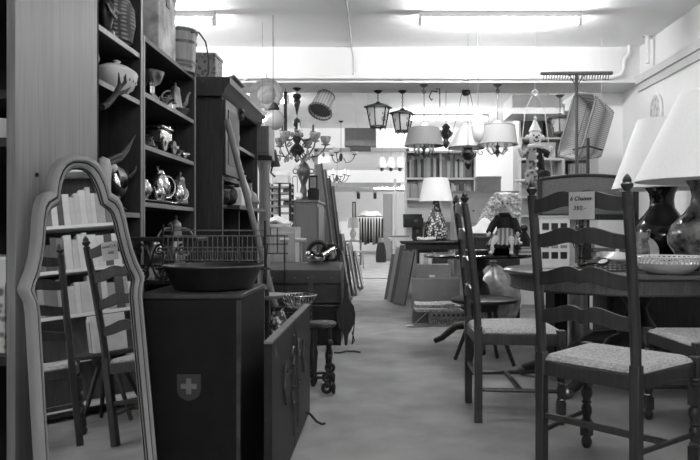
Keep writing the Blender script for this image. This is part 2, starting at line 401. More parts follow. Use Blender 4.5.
MB().tube([(0, -.02, -.02), (0, .03, .0), (.01, .09, .05), (.01, .13, .10), (.0, .15, .155)], [.014, .013, .011, .008, .002], 8).put('beam_branch', HORN, t)
MB().tube([(.005, .09, .05), (.02, .17, .08), (.02, .23, .11)], [.01, .008, .002], 8).put('tine', HORN, t)
MB().tube([(.005, .10, .06), (.02, .17, .12), (.01, .2, .16)], [.009, .007, .002], 8).put('tine', HORN, t)
t = thing('plaque', 'pale oval plate leaning behind the antler next to the veneer panel', 'plate', (-1.135, 2.62, 1.33))
MB().at((0, 0, .06), (0, pi/2, 0)).lathe([(.0, 0), (.05, 0), (.065, .008), (.066, .012), (.0, .008)], 22).put('plate_body', CERAM, t)
t = thing('boat_figurine', 'bronze boat figurine with a seated figure on the middle shelf behind the mirror', 'figurine', (-1.175, 2.97, 1.0805))
t.scale = (.88, .88, .88)
MB().lathe([(.05, 0), (.06, .01), (.035, .03), (.02, .05), (.0, .055)], 16, sy=1.5).put('base', BRONZE, t)
MB().grid(lambda u, v: ((.045*sin(pi*u))*cos(pi*v)*1.0, -.16+.34*u, .115+.45*(u-.5)**2 - .05*sin(pi*u)*sin(pi*v)), 16, 10, .006).put('hull', BRONZE, t)
MB().lathe([(.03, .06), (.036, .1), (.03, .15), (.016, .18), (.012, .19)], 12).put('seated_body', SILVER, t, label='pale seated figure')
MB().ball((0, -.02, .215), .026, 12).put('head', CERAM, t, label='white round head')
MB().grid(lambda u, v: (.02*sin(pi*v), .02+.1*u, .1+.13*v*(1-.3*u)+.03*u), 8, 8, .004).put('sail', BRONZE, t)
MB().tube([(0, .17, .18), (.02, .22, .22), (.02, .24, .25)], [.018, .014, .004], 8).put('prow', BRONZE, t)
# ------------------------------------------------------------------ silver on bookcase 2
def handle_c(r, c, th=.005, a0=-pi/2, a1=pi/2, ry=None): return MB().tube(arc(c, r, a0, a1, 10, 'yz', ry), th, 6)
def pot(name, label, loc, h, r, m, spout=True, rz=0., tall=False, group=None, cat='pot', handles=1):
    t = thing(name, label, cat, loc, rz, group)
    pr = [(r*.6, 0), (r*.65, h*.04), (r*.5, h*.08), (r*.95, h*.3), (r, h*.45), (r*.75, h*.7), (r*.55, h*.78)] if not tall else [(r*.9, 0), (r, h*.04), (r*.95, h*.12), (r*.7, h*.5), (r*.55, h*.72), (r*.6, h*.76)]
    MB().lathe(pr, 20).put('pot_body', m, t)
    zt = pr[-1][1]
    MB().lathe([(r*.58, zt), (r*.5, zt+h*.07), (r*.2, zt+h*.12), (r*.1, zt+h*.14), (r*.17, zt+h*.19), (r*.02, zt+h*.23)], 16).put('lid', m, t)
    MB().tube(arc((0, r*.75, h*.45), h*.22, -pi*.55, pi*.55, 10, 'yz', h*.28), .0055, 6).put('handle', m, t)
    if handles == 2: MB().tube(arc((0, -r*.75, h*.45), h*.22, pi*.45, pi*1.55, 10, 'yz', h*.28), .0055, 6).put('handle', m, t)
    if spout: MB().tube([(0, -r*.8, h*.28), (0, -r*1.3, h*.42), (0, -r*1.5, h*.65), (0, -r*1.75, h*.74)], [.014, .011, .008, .006], 8).put('spout', m, t)
    return t
# second-highest shelf
t = thing('sauce_boat', 'small silver sauce boat on foot, first on the top shelf of the silver bookcase', 'sauce boat', (-1.19, 3.49, 1.6655))
MB().lathe([(.042, 0), (.044, .008), (.018, .035), (.018, .07), (.045, .09), (.066, .145), (.062, .142), (.0, .09)], 20, sy=1.2).put('cup', SILVER, t)
MB().tube([(0, .05, .13), (0, .095, .155)], [.02, .008], 8).put('lip', SILVER, t)
t = thing('silver_dish', 'flat silver dish beside the sauce boat', 'dish', (-1.165, 3.59, 1.6655))
MB().lathe([(.03, 0), (.04, .01), (.062, .022), (.06, .024), (.0, .012)], 22, sy=1.3).put('dish_body', SILVER, t)
for k, (y, l) in enumerate(((3.72, 'small silver beaker with flared rim, third along the top silver shelf'), (3.79, 'squat silver salt pot standing right of the beaker'))):
    t = thing(('beaker', 'salt_pot')[k], l, 'silverware', (-1.175, y, 1.6655))
    MB().lathe([(.02, 0), (.02, .06-.025*k), (.027, .07-.03*k), (.024, .07-.03*k), (.0, .01)], 14).put('cup', SILVER, t)
    MB().ring((0, .03, .035-.01*k), .014, .003, 12, 6, 'x').put('handle', SILVER, t)
t = thing('spoon', 'long silver spoon lying on the top silver shelf', 'spoon', (-1.158, 3.86, 1.67))
MB().tube([(0, -.1, 0), (0, .03, .004)], .004, 6).put('stem', SILVER, t); MB().ball((0, .055, .004), .02, 10, .8, 1.4, .3).put('spoon_bowl', SILVER, t)
pot('coffee_pot', 'tall pewter coffee pot with curved spout on the top silver shelf', (-1.215, 3.98, 1.6655), .2, .048, mat('pewter', .3, .4, metal=.8, pat='noise', scale=20, amt=.4), rz=R(115), tall=True)
t = thing('pewter_bowl', 'low dark pewter bowl in front of the tall coffee pot', 'bowl', (-1.16, 3.92, 1.6655))
MB().lathe([(.025, 0), (.03, .006), (.045, .03), (.043, .03), (.0, .008)], 18).put('bowl_body', MATS['pewter'], t); MB().ring((0, 0, .03), .045, .003).put('rim', SILVER, t)
# middle silver shelf: model coach, inkstand, small dishes
t = thing('model_coach', 'silver model coach with wheels on the middle silver shelf', 'ornament', (-1.195, 3.64, 1.4125))
t.scale = (1.25, 1.25, 1.25)
MB().box(-.035, .035, -.07, .06, .035, .095).put('coach_body', SILVER, t, bev=.008)
MB().box(-.04, .04, -.075, .065, .098, .11).put('roof', SILVER, t, bev=.004)
for y in (-.07, .06):
    for s in (-1, 1): MB().at((s*.042, y, .03), (0, pi/2, 0)).lathe([(.012, -.004), (.03, -.004), (.03, .004), (.012, .004)], 16, caps=False).put('wheel', BRASS, t)
MB().tube([(0, .06, .07), (0, .1, .09), (0, .13, .13)], .006, 6).put('driver_bench', SILVER, t)
t = thing('inkstand', 'dark round inkstand left of the model coach', 'inkstand', (-1.19, 3.42, 1.4125))
MB().lathe([(.04, 0), (.045, .01), (.035, .04), (.02, .05), (.022, .06), (.0, .07)], 18).put('base', BRONZE, t); MB().ring((.03, 0, .035), .02, .004, 12, 6, 'x').put('handle', BRONZE, t)
for k, (y, l) in enumerate(((3.80, 'small silver sugar bowl on the middle shelf right of the coach'), (3.9, 'lidded silver butter dish on the middle shelf'), (4.02, 'rightmost small silver cup on the middle shelf'))):
    t = thing(('sugar_bowl', 'butter_dish', 'silver_cup')[k], l, 'silverware', (-1.175, y, 1.4125))
    MB().lathe([(.022, 0), (.025, .006), (.012, .015), (.035, .04), (.036, .055-.012*k), (.032, .053-.012*k), (.0, .02)], 16).put('cup', SILVER, t)
    MB().ring((0, .04, .035), .012, .003, 12, 6, 'x').put('handle', SILVER, t)
# tea service on tray
t = thing('tray', 'oval silver tray under the tea service', 'tray', (-1.245, 3.68, 1.1355))
MB().lathe([(.0, 0), (.08, 0), (.1, .01), (.103, .014), (.098, .012), (.0, .004)], 32, sy=3.9).put('tray_body', SILVER, t); MB().ring((0, 0, .014), .102, .003, 40, 6, 'z', 1, 3.9).put('rim', SILVER, t)
pot('teapot', 'large round silver teapot with looped handle on the tray', (-1.235, 3.72, 1.1405), .215, .072, SILVER, rz=R(-50), cat='teapot')
pot('cream_jug', 'small silver cream jug at the left end of the tray', (-1.2, 3.40, 1.15), .12, .045, SILVER, cat='jug')
pot('sugar_pot', 'silver sugar pot in front of the teapot on the tray', (-1.17, 3.53, 1.15), .10, .04, SILVER, cat='pot')
pot('milk_jug', 'squat silver jug right of the teapot on the tray', (-1.165, 3.86, 1.15), .12, .042, SILVER, cat='jug', rz=R(-60))
pot('hot_water_pot', 'tall silver pot at the right end of the tea shelf', (-1.19, 3.99, 1.15), .19, .045, MATS['pewter'], cat='pot', tall=True, rz=0)
pot('samovar_pot', 'two handled pewter urn on the lower shelf behind the wire rack', (-1.2, 3.94, .8005), .29, .055, MATS['pewter'], cat='urn', tall=True, spout=False, handles=2, rz=R(-65))
pot('copper_jug', 'squat metal jug on the lower shelf left of the pewter urn', (-1.2, 3.55, .8005), .16, .06, BRASS, cat='jug')
# top of bookcase 2
t = thing('tin_box', 'tall flaking white tin box standing on the silver bookcase', 'box', (-1.155, 3.5, 1.93))
MB().box(-.26, 0, 0, .29, 0, .33).put('box_body', FLAKY, t, bev=.006); MB().box(-.265, .004, -.004, .294, .33, .365).put('lid', FLAKY, t, bev=.006)
MB().box(-.001, .006, .12, .17, .26, .34).put('latch', IRON2, t); MB().tube(arc((-.13, .145, .37), .05, 0, pi, 8, 'xz'), .005, 6).put('handle', IRON2, t)
t = thing('bucket', 'slatted wooden bucket with metal hoops beside the white tin box', 'bucket', (-1.19, 4.02, 1.93))
MB().lathe([(.055, 0), (.075, .0), (.088, .25), (.082, .25), (.07, .01), (.0, .01)], 26).put('bucket_body', mat('bucket_staves', .33, .5, pat='wood', scale=5, amt=.35), t)
for z, r in ((.03, .0775), (.055, .0795), (.17, .085), (.235, .0885)): MB().lathe([(r, -.008), (r+.003, -.008), (r+.003, .008), (r, .008)], 26, (0, 0, z)).put('hoop', IRON2, t)
MB().tube([(.075, -.06, .22), (.1, .0, .24), (.125, .06, .2), (.135, .1, .11), (.125, .12, .02), (.09, .12, -.03), (.06, .11, .02)], .005, 6).put('bail_handle', IRON, t)
# ------------------------------------------------------------------ tall cabinet 3 with cornice
cab = thing('display_cabinet', 'tall dark cabinet with heavy cornice and open shelves beyond the silver bookcase', 'cabinet', (-1.5, 4.4, 0))
W, D, HH = .46, 1.25, 2.0
MB().box(0, W, 0, .03, 0, 1.86).put('side_panel', DARK2, cab); MB().box(0, W, D-.03, D, 0, 1.86).put('side_panel', DARK2, cab)
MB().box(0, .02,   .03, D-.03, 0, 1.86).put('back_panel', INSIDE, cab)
MB().prism([(0, 1.86), (W, 1.86), (W+.02, 1.88), (W+.03, 1.91), (W+.06, 1.94), (W+.06, 1.98), (0, 1.98)], -.05, D+.05).put('cornice', DARK2, cab)
for z, ye in ((.08, D-.03), (.55, D-.03), (1.17, D-.03), (1.36, .6), (1.62, D-.03)): MB().box(.02, W-.02, .03, ye, z-.025, z).put('shelf', DARK, cab)
MB().box(W-.02, W+.06, .25, D+.03, 1.145, 1.17).put('counter_board', DARK2, cab)
MB().box(.02, W-.02, .60, .625, .08, 1.62).put('divider', DARK2, cab)
d = MB().box(W, W+.022, .0, .42, 1.36, 1.85).put('glazed_door', DARK2, cab, bev=.003)
MB().box(W+.02, W+.026, .07, .35, 1.43, 1.79).put('pane', grey(.03, .6, 'pane'), d)
for z in (1.82, 1.39):
    MB().lathe([(.018, -.04), (.026, -.02), (.015, 0), (.026, .02), (.016, .04)], 12, (W+.03, .44, z)).put('turned_bracket', DARK2, cab)
t = thing('patterned_box', 'embossed grey box on the near corner of the tall cabinet', 'box', (-1.33, 4.42, 1.9805))
MB().box(0, .24, 0, .2, 0, .15).put('box_body', mat('embossed_tin', .2, .5, pat='voronoi', scale=40, v2=.05), t, bev=.006); MB().box(-.004, .244, -.004, .204, .15, .175).put('lid', MATS['embossed_tin'], t, bev=.004)
t = thing('wooden_case', 'small wooden case with raised lid on the far part of the tall cabinet top', 'box', (-1.22, 5.0, 1.9805))
MB().box(0, .13, 0, .35, 0, .1).put('case_body', GREYW, t, bev=.004); MB().at((.0, 0, .1), (0, R(-18), 0)).box(0, .14, 0, .35, 0, .02).put('lid', GREYW, t)
t = thing('round_tin', 'dark oval tin lying on the upper shelf of the tall cabinet', 'tin', (-1.13, 4.98, 1.6255))
MB().at((0, 0, .06), (pi/2, 0, 0)).lathe([(.04, -.14), (.058, -.12), (.058, .12), (.04, .14)], 20).put('tin_body', GREYW, t); MB().ring((0, -.12, .06), .058, .004, 20, 6, 'y').put('rim', IRON2, t)
for k in range(6):
    l = f'small stemmed glass, {("first", "second", "third", "fourth", "fifth", "last")[k]} from the left on the cabinet\'s upper shelf'
    if k == 0:
        g0 = thing('stemmed_glass', l, 'glass', (-1.09, 4.62, 1.362), 0, 'small glasses in the tall cabinet')
        MB().lathe([(.02, 0), (.018, .003), (.003, .006), (.003, .03), (.02, .05), (.023, .085), (.021, .085), (.0, .035)], 14).put('glass_body', GLASS, g0); MB().ring((0, 0, .085), .022, .0012, 16, 5).put('rim', OPAL, g0)
    else: dup(g0, l, (-1.09 - .02*(k % 2), 4.62+.06*k, 1.362))
t = thing('canister', 'pale cylindrical canister with dark cap on the cabinet shelf behind the pole', 'canister', (-1.118, 4.92, 1.3605))
t.scale = (1, 1, .85)
MB().lathe([(.055, 0), (.06, .01), (.06, .22), (.055, .225)], 22).put('canister_body', mat('pale_enamel', .55, .4, pat='noise', scale=8, amt=.1), t); MB().lathe([(.063, .215), (.063, .25), (.03, .265), (.0, .265)], 22).put('lid', GREYW, t)
for k, (y, z, l) in enumerate(((4.72, 1.17, 'dark glazed pot lying on the counter shelf, lower of two'), (4.66, 1.36-.19, 'grey glazed jar near the front of the counter shelf'))):
    pass
t = thing('glazed_pot', 'dark glazed pot with shiny shoulder on the counter board, nearest', 'pot', (-1.1, 4.76, 1.1715))
MB().lathe([(.04, 0), (.07, .02), (.085, .07), (.075, .11), (.05, .125), (.055, .135)], 22).put('pot_body', BLACK, t); MB().ring((0, 0, .135), .055, .005).put('rim', IRON2, t)
t = thing('earthen_jug', 'tall pale earthen jug on the counter board behind the leaning pole', 'jug', (-1.08, 5.12, 1.1715))
MB().lathe([(.05, 0), (.085, .04), (.09, .1), (.06, .18), (.045, .22), (.052, .24)], 22).put('jug_body', mat('stoneware', .32, .4, pat='noise', scale=12, amt=.4), t); MB().tube(arc((0, .07, .14), .05, -pi/2, pi/2, 8, 'yz', .07), .01, 6).put('handle', MATS['stoneware'], t)
t = thing('white_crock', 'white square crock next to the pale earthen jug', 'crock', (-1.06, 4.93, 1.1715))
MB().box(-.05, .05, -.05, .05, 0, .13).put('crock_body', CERAM, t, bev=.012); MB().ring((0, 0, .13), .035, .006).put('rim', CERAM, t)
t = thing('glass_flask', 'round glass flask at the far end of the counter board', 'flask', (-1.06, 5.4, 1.1715))
MB().lathe([(.05, 0), (.08, .05), (.07, .1), (.025, .14), (.02, .19), (.026, .2)], 20).put('flask_body', grey(.22, .1, 'glaze'), t); MB().lathe([(.018, .2), (.02, .22), (.0, .23)], 12).put('stopper', BLACK, t)
t = thing('glazed_pot', 'dark glazed pot on the shelf just above the counter board', 'pot', (-1.1, 4.62, 1.1715))
MB().lathe([(.03, 0), (.05, .02), (.06, .05), (.05, .09), (.035, .1)], 20).put('pot_body', BLACK, t); MB().ring((0, 0, .1), .035, .005).put('rim', IRON2, t)
# leaning pole
single(MB().tube([(-.995, 4.335, 1.70), (-.54, 4.25, .012)], .02, 10), 'wooden_pole', mat('pole_wood', .17, .5, pat='wood', scale=4, amt=.3), 'long round wooden pole leaning diagonally against the tall cabinet', 'pole')
# wall box on a post beyond the cabinet
t = thing('wooden_column', 'pale round column standing beyond the tall cabinet', 'column', (-1.03, 5.9, 0))
MB().lathe([(.06, .06), (.055, .1), (.045, 1.5), (.055, 1.55), (.06, 1.6)], 20).put('shaft', mat('column_wood', .22, .5, pat='wood', scale=4, amt=.3), t); MB().box(-.09, .09, -.09, .09, 0, .06).put('base', DARK2, t, bev=.006); MB().box(-.08, .08, -.08, .08, 1.6, 1.635).put('capital', DARK2, t, bev=.006)
t = thing('hanging_cupboard', 'square grey wooden cupboard resting on the round column', 'cupboard', (-1.19, 5.78, 1.6355))
MB().box(0, .22, 0, .3, 0, .25).put('cupboard_body', GREYW, t, bev=.005)
dd = MB().box(.015, .205, -.015, 0, .02, .23).put('door', grey(.1, .5), t, bev=.003); MB().box(.1, .12, -.024, -.015, .12, .2).put('keyhole_plate', SILVER, dd)
# ------------------------------------------------------------------ mirror (plane fitted to the photograph; it leans on the veneer panel)
yaw, lean, roll = .50, .0806, .0262
ex = Vector((sin(yaw), cos(yaw), 0)); nn = Vector((cos(yaw), -sin(yaw), 0)); up = Vector((0, 0, 1))
ez = (cos(lean)*up - sin(lean)*nn).normalized(); ex, ez = (cos(roll)*ex + sin(roll)*ez).normalized(), (cos(roll)*ez - sin(roll)*ex).normalized(); ey = ez.cross(ex).normalized()      # ey points away from the viewer
mir = thing('standing_mirror', 'tall arched floor mirror in pale moulded frame leaning on the veneer panel', 'mirror', (-.869, 2.139, .03))
mir.matrix_world = Matrix(((ex.x, ey.x, ez.x, -.869), (ex.y, ey.y, ez.y, 2.139), (ex.z, ey.z, ez.z, .03), (0, 0, 0, 1)))
half = [(.278, 0), (.270, .38), (.262, .75), (.266, .785), (.282, .811), (.286, .823), (.272, .847), (.252, .877), (.232, .92), (.217, .975), (.207, 1.03), (.194, 1.075), (.176, 1.10), (.156, 1.108), (.141, 1.113), (.136, 1.135), (.126, 1.165), (.104, 1.198), (.075, 1.219), (.04, 1.230), (0, 1.232)]
inner = [(.238, .04), (.230, .38), (.222, .755), (.227, .78), (.235, .80), (.238, .811), (.232, .83), (.214, .857), (.195, .905), (.179, .962), (.168, 1.012), (.155, 1.045), (.139, 1.06), (.121, 1.067), (.106, 1.075), (.098, 1.105), (.088, 1.13), (.072, 1.158), (.051, 1.178), (.027, 1.188), (0, 1.190)]
half = [(a*.775, b*.983 if b else -.029) for a, b in half]; inner = [(a*.775, b*.983) for a, b in inner]
outl = half + [(-x, z) for x, z in reversed(half[:-1])]; innr = inner + [(-x, z) for x, z in reversed(inner[:-1])]
def ringpts(q): return [(o[0]+(i[0]-o[0])*q, o[1]+(i[1]-o[1])*q) for o, i in zip(outl, innr)]
rings = [(0, .02), (0, -.006), (.06, -.014), (.22, -.021), (.42, -.021), (.54, -.011), (.62, -.011), (.72, -.017), (.86, -.014), (1., -.003), (1., .012)]
mb = MB(); n = len(outl)
for q, d in rings: mb.v += [Vector((x, d, z)) for x, z in ringpts(q)]
for r in range(len(rings)-1):
    for i in range(n):
        j = (i+1) % n; mb.f.append((r*n+i, r*n+j, (r+1)*n+j, (r+1)*n+i))
fr_ = mb.put('frame', GILT, mir)
MB().tube([(x, -.0115, z) for x, z in ringpts(.58)], .0035, 6, True).put('groove_shade', DARK2, fr_, label='dark line for the shade in the frame groove')  # dark tube puts the groove's shade into colour, as smooth shading hides it
MB().tube([(x, -.002, z) for x, z in ringpts(.985)], .0035, 6, True).put('inner_bead', DARK2, fr_, label='dark inner edge')
MB().prism(ringpts(.97), .004, .006).put('mirror_plate', MIRROR, mir, smooth=False)
MB().prism(ringpts(.1), .0065, .02).put('backboard', DARK, mir)
# ------------------------------------------------------------------ dark locker with the shield
x0, x1, y0, y1, hb = -.885, -.509, 2.42, 2.92, .77
loc = thing('wooden_chest', 'tall black painted chest with a white cross shield on its front', 'chest', (x0, y0, 0))
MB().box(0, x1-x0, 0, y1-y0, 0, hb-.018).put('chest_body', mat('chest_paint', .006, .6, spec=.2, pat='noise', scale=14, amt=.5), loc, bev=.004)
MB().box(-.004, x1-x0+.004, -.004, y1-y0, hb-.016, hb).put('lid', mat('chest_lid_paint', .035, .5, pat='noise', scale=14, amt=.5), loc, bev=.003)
MB().box(x1-x0-.012, x1-x0+.002, -.003, .012, .02, hb-.02).put('corner_strip', mat('worn_edge', .05, .5, pat='noise', scale=20, amt=.7), loc)
cx, cz = XA(189, 2.42)-x0, ZA(387, 2.42)
sh = MB().prism([(cx-.042, cz+.045), (cx-.042, cz-.015), (cx-.034, cz-.034), (cx-.015, cz-.046), (cx, cz-.049), (cx+.015, cz-.046), (cx+.034, cz-.034), (cx+.042, cz-.015), (cx+.042, cz+.045)], -.002, .001).put('shield', RED, loc, label='shield emblem', smooth=False)
MB().box(cx-.028, cx+.028, -.004, -.0015, cz-.006, cz+.012).box(cx-.009, cx+.009, -.0042, -.0016, cz-.025, cz+.031).put('cross', CREAM, sh, label='pale cross')
# cauldron pan on the chest
pan = thing('iron_pan', 'wide black iron pan standing on the black chest', 'pan', (XA(213.5, 2.66), 2.66, hb))
MB().lathe([(.0, 0), (.135, 0), (.15, .006), (.182, .075), (.19, .088), (.194, .092), (.19, .094), (.182, .088), (.146, .012), (.0, .009)], 40).put('pan_body', mat('pan_iron', .022, .42, metal=.35, pat='noise', scale=16, amt=.6), pan)
MB().ring((0, 0, .092), .192, .0035, 44).put('rim', IRON2, pan)
for s in (-1, 1): MB().tube(arc((s*.188, 0, .08), .035, -pi/2, pi/2, 8, 'xy') if s > 0 else arc((s*.188, 0, .08), .035, pi/2, 1.5*pi, 8, 'xy'), .005, 6).put('handle', IRON, pan)
# wire plate rack behind the pan
g = thing('wire_rack', 'black wire rack with tall end posts standing behind the iron pan', 'rack', (XA(163, 2.91), 2.91, hb))
wd = XA(266, 2.89) - XA(163, 2.89); mb = MB()
def xr(px): return (px-163)/103*wd
for px in range(168, 266, 5): mb.tube([(xr(px), 0, .10), (xr(px), 0, .205)], .0024, 5)
for px in range(168, 266, 5): mb.tube([(xr(px), 0, .10), (xr(px)+.0, -.035, .105), (xr(px), -.045, .14)], .0026, 5)
for z in (.10, .155, .205, .228): mb.tube([(0, 0, z), (wd, 0, z)], .003, 6)
mb.tube([(0, -.045, .14), (wd, -.045, .14)], .0024, 6)
mb.put('wire_grid', mat('wire_tin', .16, .45, pat='noise', scale=40, amt=.5), g)
for x, z in ((0, .255), (wd, .27)):
    MB().tube([(x, 0, 0), (x, 0, z)], .005, 8).put('end_post', IRON, g)
MB().tube([(wd, 0, .16), (wd+.012, -.04, .06), (wd+.012, -.045, .0), (wd+.004, -.03, .05), (wd+.012, -.01, .17)], .003, 6).put('chain_hook', IRON, g)
MB().tube([(xr(172), 0, .228), (xr(172), .0, .25), (xr(170), 0, .262), (xr(168), 0, .25)], .004, 6).put('hook', IRON2, g)
# scrolled iron console behind the mirror
t = thing('iron_console', 'black wrought iron side table with scrollwork between mirror and wire rack', 'side table', (-1.125, 3.0, 0))
wd, dp = .3, .2
MB().box(0, wd, 0, dp, .95, .968).put('table_top', IRON, t, bev=.003)
MB().box(.01, wd-.01, .01, dp-.01, .76, .775).put('lower_shelf', IRON, t)
for x in (.012, wd-.012):
    for y in (.012, dp-.012): MB().tube([(x, y, 0), (x, y, .95)], .008, 8).put('leg', IRON, t)
for k in range(3):
    c = (.05+.095*k, .006, .862)
    MB().ring(c, .04, .005, 24, 6, 'y', 1., 1.9).put('scroll', IRON, t)
    MB().tube(spiral((c[0]+.012, .006, .81), .03, .006, -pi/2, 3*pi, 26), .0042, 6).put('scroll', IRON, t)
    MB().tube(spiral((c[0]-.008, .006, .91), .022, .005, pi/2, 3.5*pi, 22), .004, 6).put('scroll', IRON, t)
t = thing('small_tin', 'pale printed tin on the lower shelf of the iron side table', 'tin', (-1.02, 3.06, .7755))
MB().box(-.06, .06, -.03, .05, 0, .06).put('tin_body', PRINT, t, bev=.004); MB().box(-.062, .062, -.032, .052, .06, .07).put('lid', SILVER, t)
# ------------------------------------------------------------------ hinged two-leaf wooden screen with iron ornaments
sc = thing('folding_screen', 'low two leaf wooden screen with scrolled iron fittings beside the black chest', 'screen', (-.425, 2.42, 0))
SCR = mat('screen_wood', .010, .5, spec=.35, pat='wood', scale=5, amt=.5)
for k in range(2):
    y = k*.63
    lf = MB().box(0, .03, y+.002, y+.622, .02, .594).put('screen_leaf', SCR, sc, bev=.003)
    MB().box(.0, .031, y+.002, y+.622, .594, .602).put('top_edge', mat('worn_wood_edge', .16, .45, pat='wood', scale=4, amt=.3), lf, label='worn paler top edge')
    yc = y+.62*(1-k) + (.05 if k else -.05)
    for q, (z, d) in enumerate(((.46, 1), (.28, -1))):
        MB().tube([(.036, yc + (-.015 if k == 0 else .015), .1), (.038, yc, .3), (.036, yc + (.0), .54)], .0045, 6).put('hinge_strap', IRON2, lf) if q == 0 else None
        MB().tube(spiral((.036, yc-(.04 if k == 0 else -.04), z), .045, .008, -pi/2*d, 2.3*pi*d, 24, 'yz'), .0048, 6).put('iron_scroll', IRON2, lf)
    MB().tube([(.036, y+.31, .30), (.036, y+.26, .38), (.036, y+.30, .46), (.036, y+.36, .42)], .005, 6).put('iron_scroll', IRON2, lf)
MB().tube([(.032, 1.06, .07), (.055, 1.06, .055), (.085, 1.06, .02), (.115, 1.06, .006), (.13, 1.06, .012)], .007, 6).put('iron_foot', IRON, sc)
MB().tube([(.032, .2, .07), (.055, .2, .055), (.085, .2, .02), (.115, .2, .006), (.13, .2, .012)], .007, 6).put('iron_foot', IRON, sc)
# things in the gap between the chest and the trunks
t = thing('candle_stand', 'black iron floor stand with a wide pale dish on top', 'stand', (XA(267, 3.9), 3.9, 0))
MB().lathe([(.08, 0), (.08, .01), (.02, .03)], 18).put('base', IRON, t); MB().tube([(0, 0, .02), (0, 0, .66)], .013, 10).put('post', IRON, t)
MB().lathe([(.02, .60), (.06, .605), (.115, .625), (.12, .632), (.06, .614), (.02, .608)], 30).put('dish', mat('pale_dish', .42, .35, pat='noise', scale=6, amt=.15), t)
MB().tube(spiral((0, -.02, .45), .035, .008, -pi/2, 2*pi), .004, 6).put('iron_scroll', IRON, t)
MB().tube([(-.03, 0, .02), (-.035, .0, .3), (-.02, 0, .5)], .006, 6).put('iron_scroll', IRON, t)
t = thing('patterned_vase', 'tall black and white mottled vase behind the folding screen', 'vase', (XA(276, 3.98), 4.06, 0))
MB().lathe([(.07, 0), (.075, .02), (.085, .2), (.08, .35), (.05, .47), (.03, .52), (.036, .54)], 24).put('vase_body', FLORAL2, t); MB().ring((0, 0, .54), .034, .004).put('rim', IRON, t)
t = thing('barrel', 'small dark cask behind the folding screen under the wire baskets', 'cask', (-.6, 4.62, 0))
MB().lathe([(.11, 0), (.135, .12), (.135, .2), (.12, .3), (.0, .3)], 24).put('cask_body', DARK, t)
for z in (.05, .25): MB().lathe([(.128 if z < .1 else .131, -.012), (.14, -.012), (.14, .012), (.128, .012)], 24, (0, 0, z)).put('hoop', IRON2, t)
t = thing('wire_basket', 'tall round wire basket frame standing on the small cask', 'basket', (-.585, 4.62, .3005))
mb = MB()
for k in range(16):
    a = 2*pi*k/16; mb.tube([(.10*cos(a), .1*sin(a), .0), (.105*cos(a), .105*sin(a), .17)], .0016, 5)
for z in (.004, .045, .09, .13, .17): mb.ring((0, 0, z), .103, .002, 28, 5)
mb.put('wire_cage', IRON2, t); MB().lathe([(.0, 0), (.1, 0), (.1, .006), (.0, .006)], 24).put('base', IRON, t)
t = thing('filigree_basket', 'wide silver filigree basket on top of the round wire frame', 'basket', (-.575, 4.62, .4735))
mb = MB()
for k in range(30):
    a = 2*pi*k/30
    for dd in (-1, 1): mb.tube([(.075*cos(a), .075*sin(a), .004), (.1*cos(a+dd*.1), .1*sin(a+dd*.1), .04), (.125*cos(a+dd*.2), .125*sin(a+dd*.2), .085)], .0022, 5)
mb.put('filigree', SILVER, t); MB().lathe([(.0, 0), (.078, 0), (.078, .006), (0, .006)], 24).put('base', SILVER, t); MB().ring((0, 0, .086), .126, .005, 32).put('rim', SILVER, t)
# carved stool and its iron neighbours
t = thing('round_stool', 'small dark round stool with carved legs in front of the trunks', 'stool', (XA(320, 4.4)+.01, 4.4, 0))
MB().lathe([(.0, .375), (.085, .375), (.095, .385), (.095, .4), (.088, .407), (0, .407)], 28).put('seat', mat('carved_top', .04, .4, pat='voronoi', scale=30, v2=.02), t)
for k in range(4):
    a = pi/4 + k*pi/2
    MB().lathe([(.012, 0), (.02, .03), (.012, .06), (.016, .14), (.022, .2), (.012, .24), (.017, .3), (.014, .376)], 10, (.068*cos(a), .068*sin(a), 0)).put('leg', DARK, t)
MB().ring((0, 0, .06), .07, .01, 24).put('base_ring', DARK, t)
t = thing('iron_firedog', 'black iron ornament of stacked rings and balls beside the round stool', 'firedog', (XA(330, 4.15), 4.15, 0))
for k, (dx, z, r) in enumerate(((-.02, .035, .032), (.022, .035, .032), (-.018, .1, .03), (.02, .1, .03), (0, .16, .03), (0, .215, .026))):
    MB().ring((dx, 0, z), r*.75, r*.36, 16, 8, 'x' if k % 2 else 'y').put('ring', IRON, t)
MB().tube([(0, 0, .06), (0, 0, .30)], .009, 8).put('stem', IRON, t); MB().ball((0, 0, .31), .022).put('finial', IRON, t)
MB().tube([(0, 0, .1), (-.02, .1, .09), (-.03, .16, .004)], .009, 6).put('rear_leg', IRON, t)
# trunks
def trunk(name, label, loc, w, d, hb_, hl, dome, lock=True):
    t = thing(name, label, 'trunk', loc)
    MB().box(0, w, 0, d, 0, hb_).put('trunk_body', BLACKM if not dome else mat('trunk_leather', .03, .5, pat='noise', scale=9, amt=.5), t, bev=.006)
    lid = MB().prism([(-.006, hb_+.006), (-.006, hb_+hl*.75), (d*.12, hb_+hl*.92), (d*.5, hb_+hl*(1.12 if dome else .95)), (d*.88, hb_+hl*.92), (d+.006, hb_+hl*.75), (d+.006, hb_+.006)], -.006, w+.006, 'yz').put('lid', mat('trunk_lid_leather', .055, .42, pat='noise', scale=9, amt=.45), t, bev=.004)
    for x in (.012, w-.012):
        MB().box(x-.018, x+.018, -.01, .0, 0, hb_).put('corner_band', IRON, t)
    for x in (.1, .3, .42, .62):
        MB().at((x*w/.7, -.012, hb_+hl*.35), (pi/2, 0, 0)).lathe([(.008, 0), (.006, .004), (0, .006)], 10).put('stud', BRASS, lid)
    if lock:
        h = MB().box(w*.6, w*.6+.04, -.016, -.005, hb_-.06, hb_+hl*.5).put('hasp', IRON2, t); MB().box(w*.6-.012, w*.6+.052, -.013, -.001, hb_-.12, hb_-.05).put('lock_plate', IRON, h)
    return t
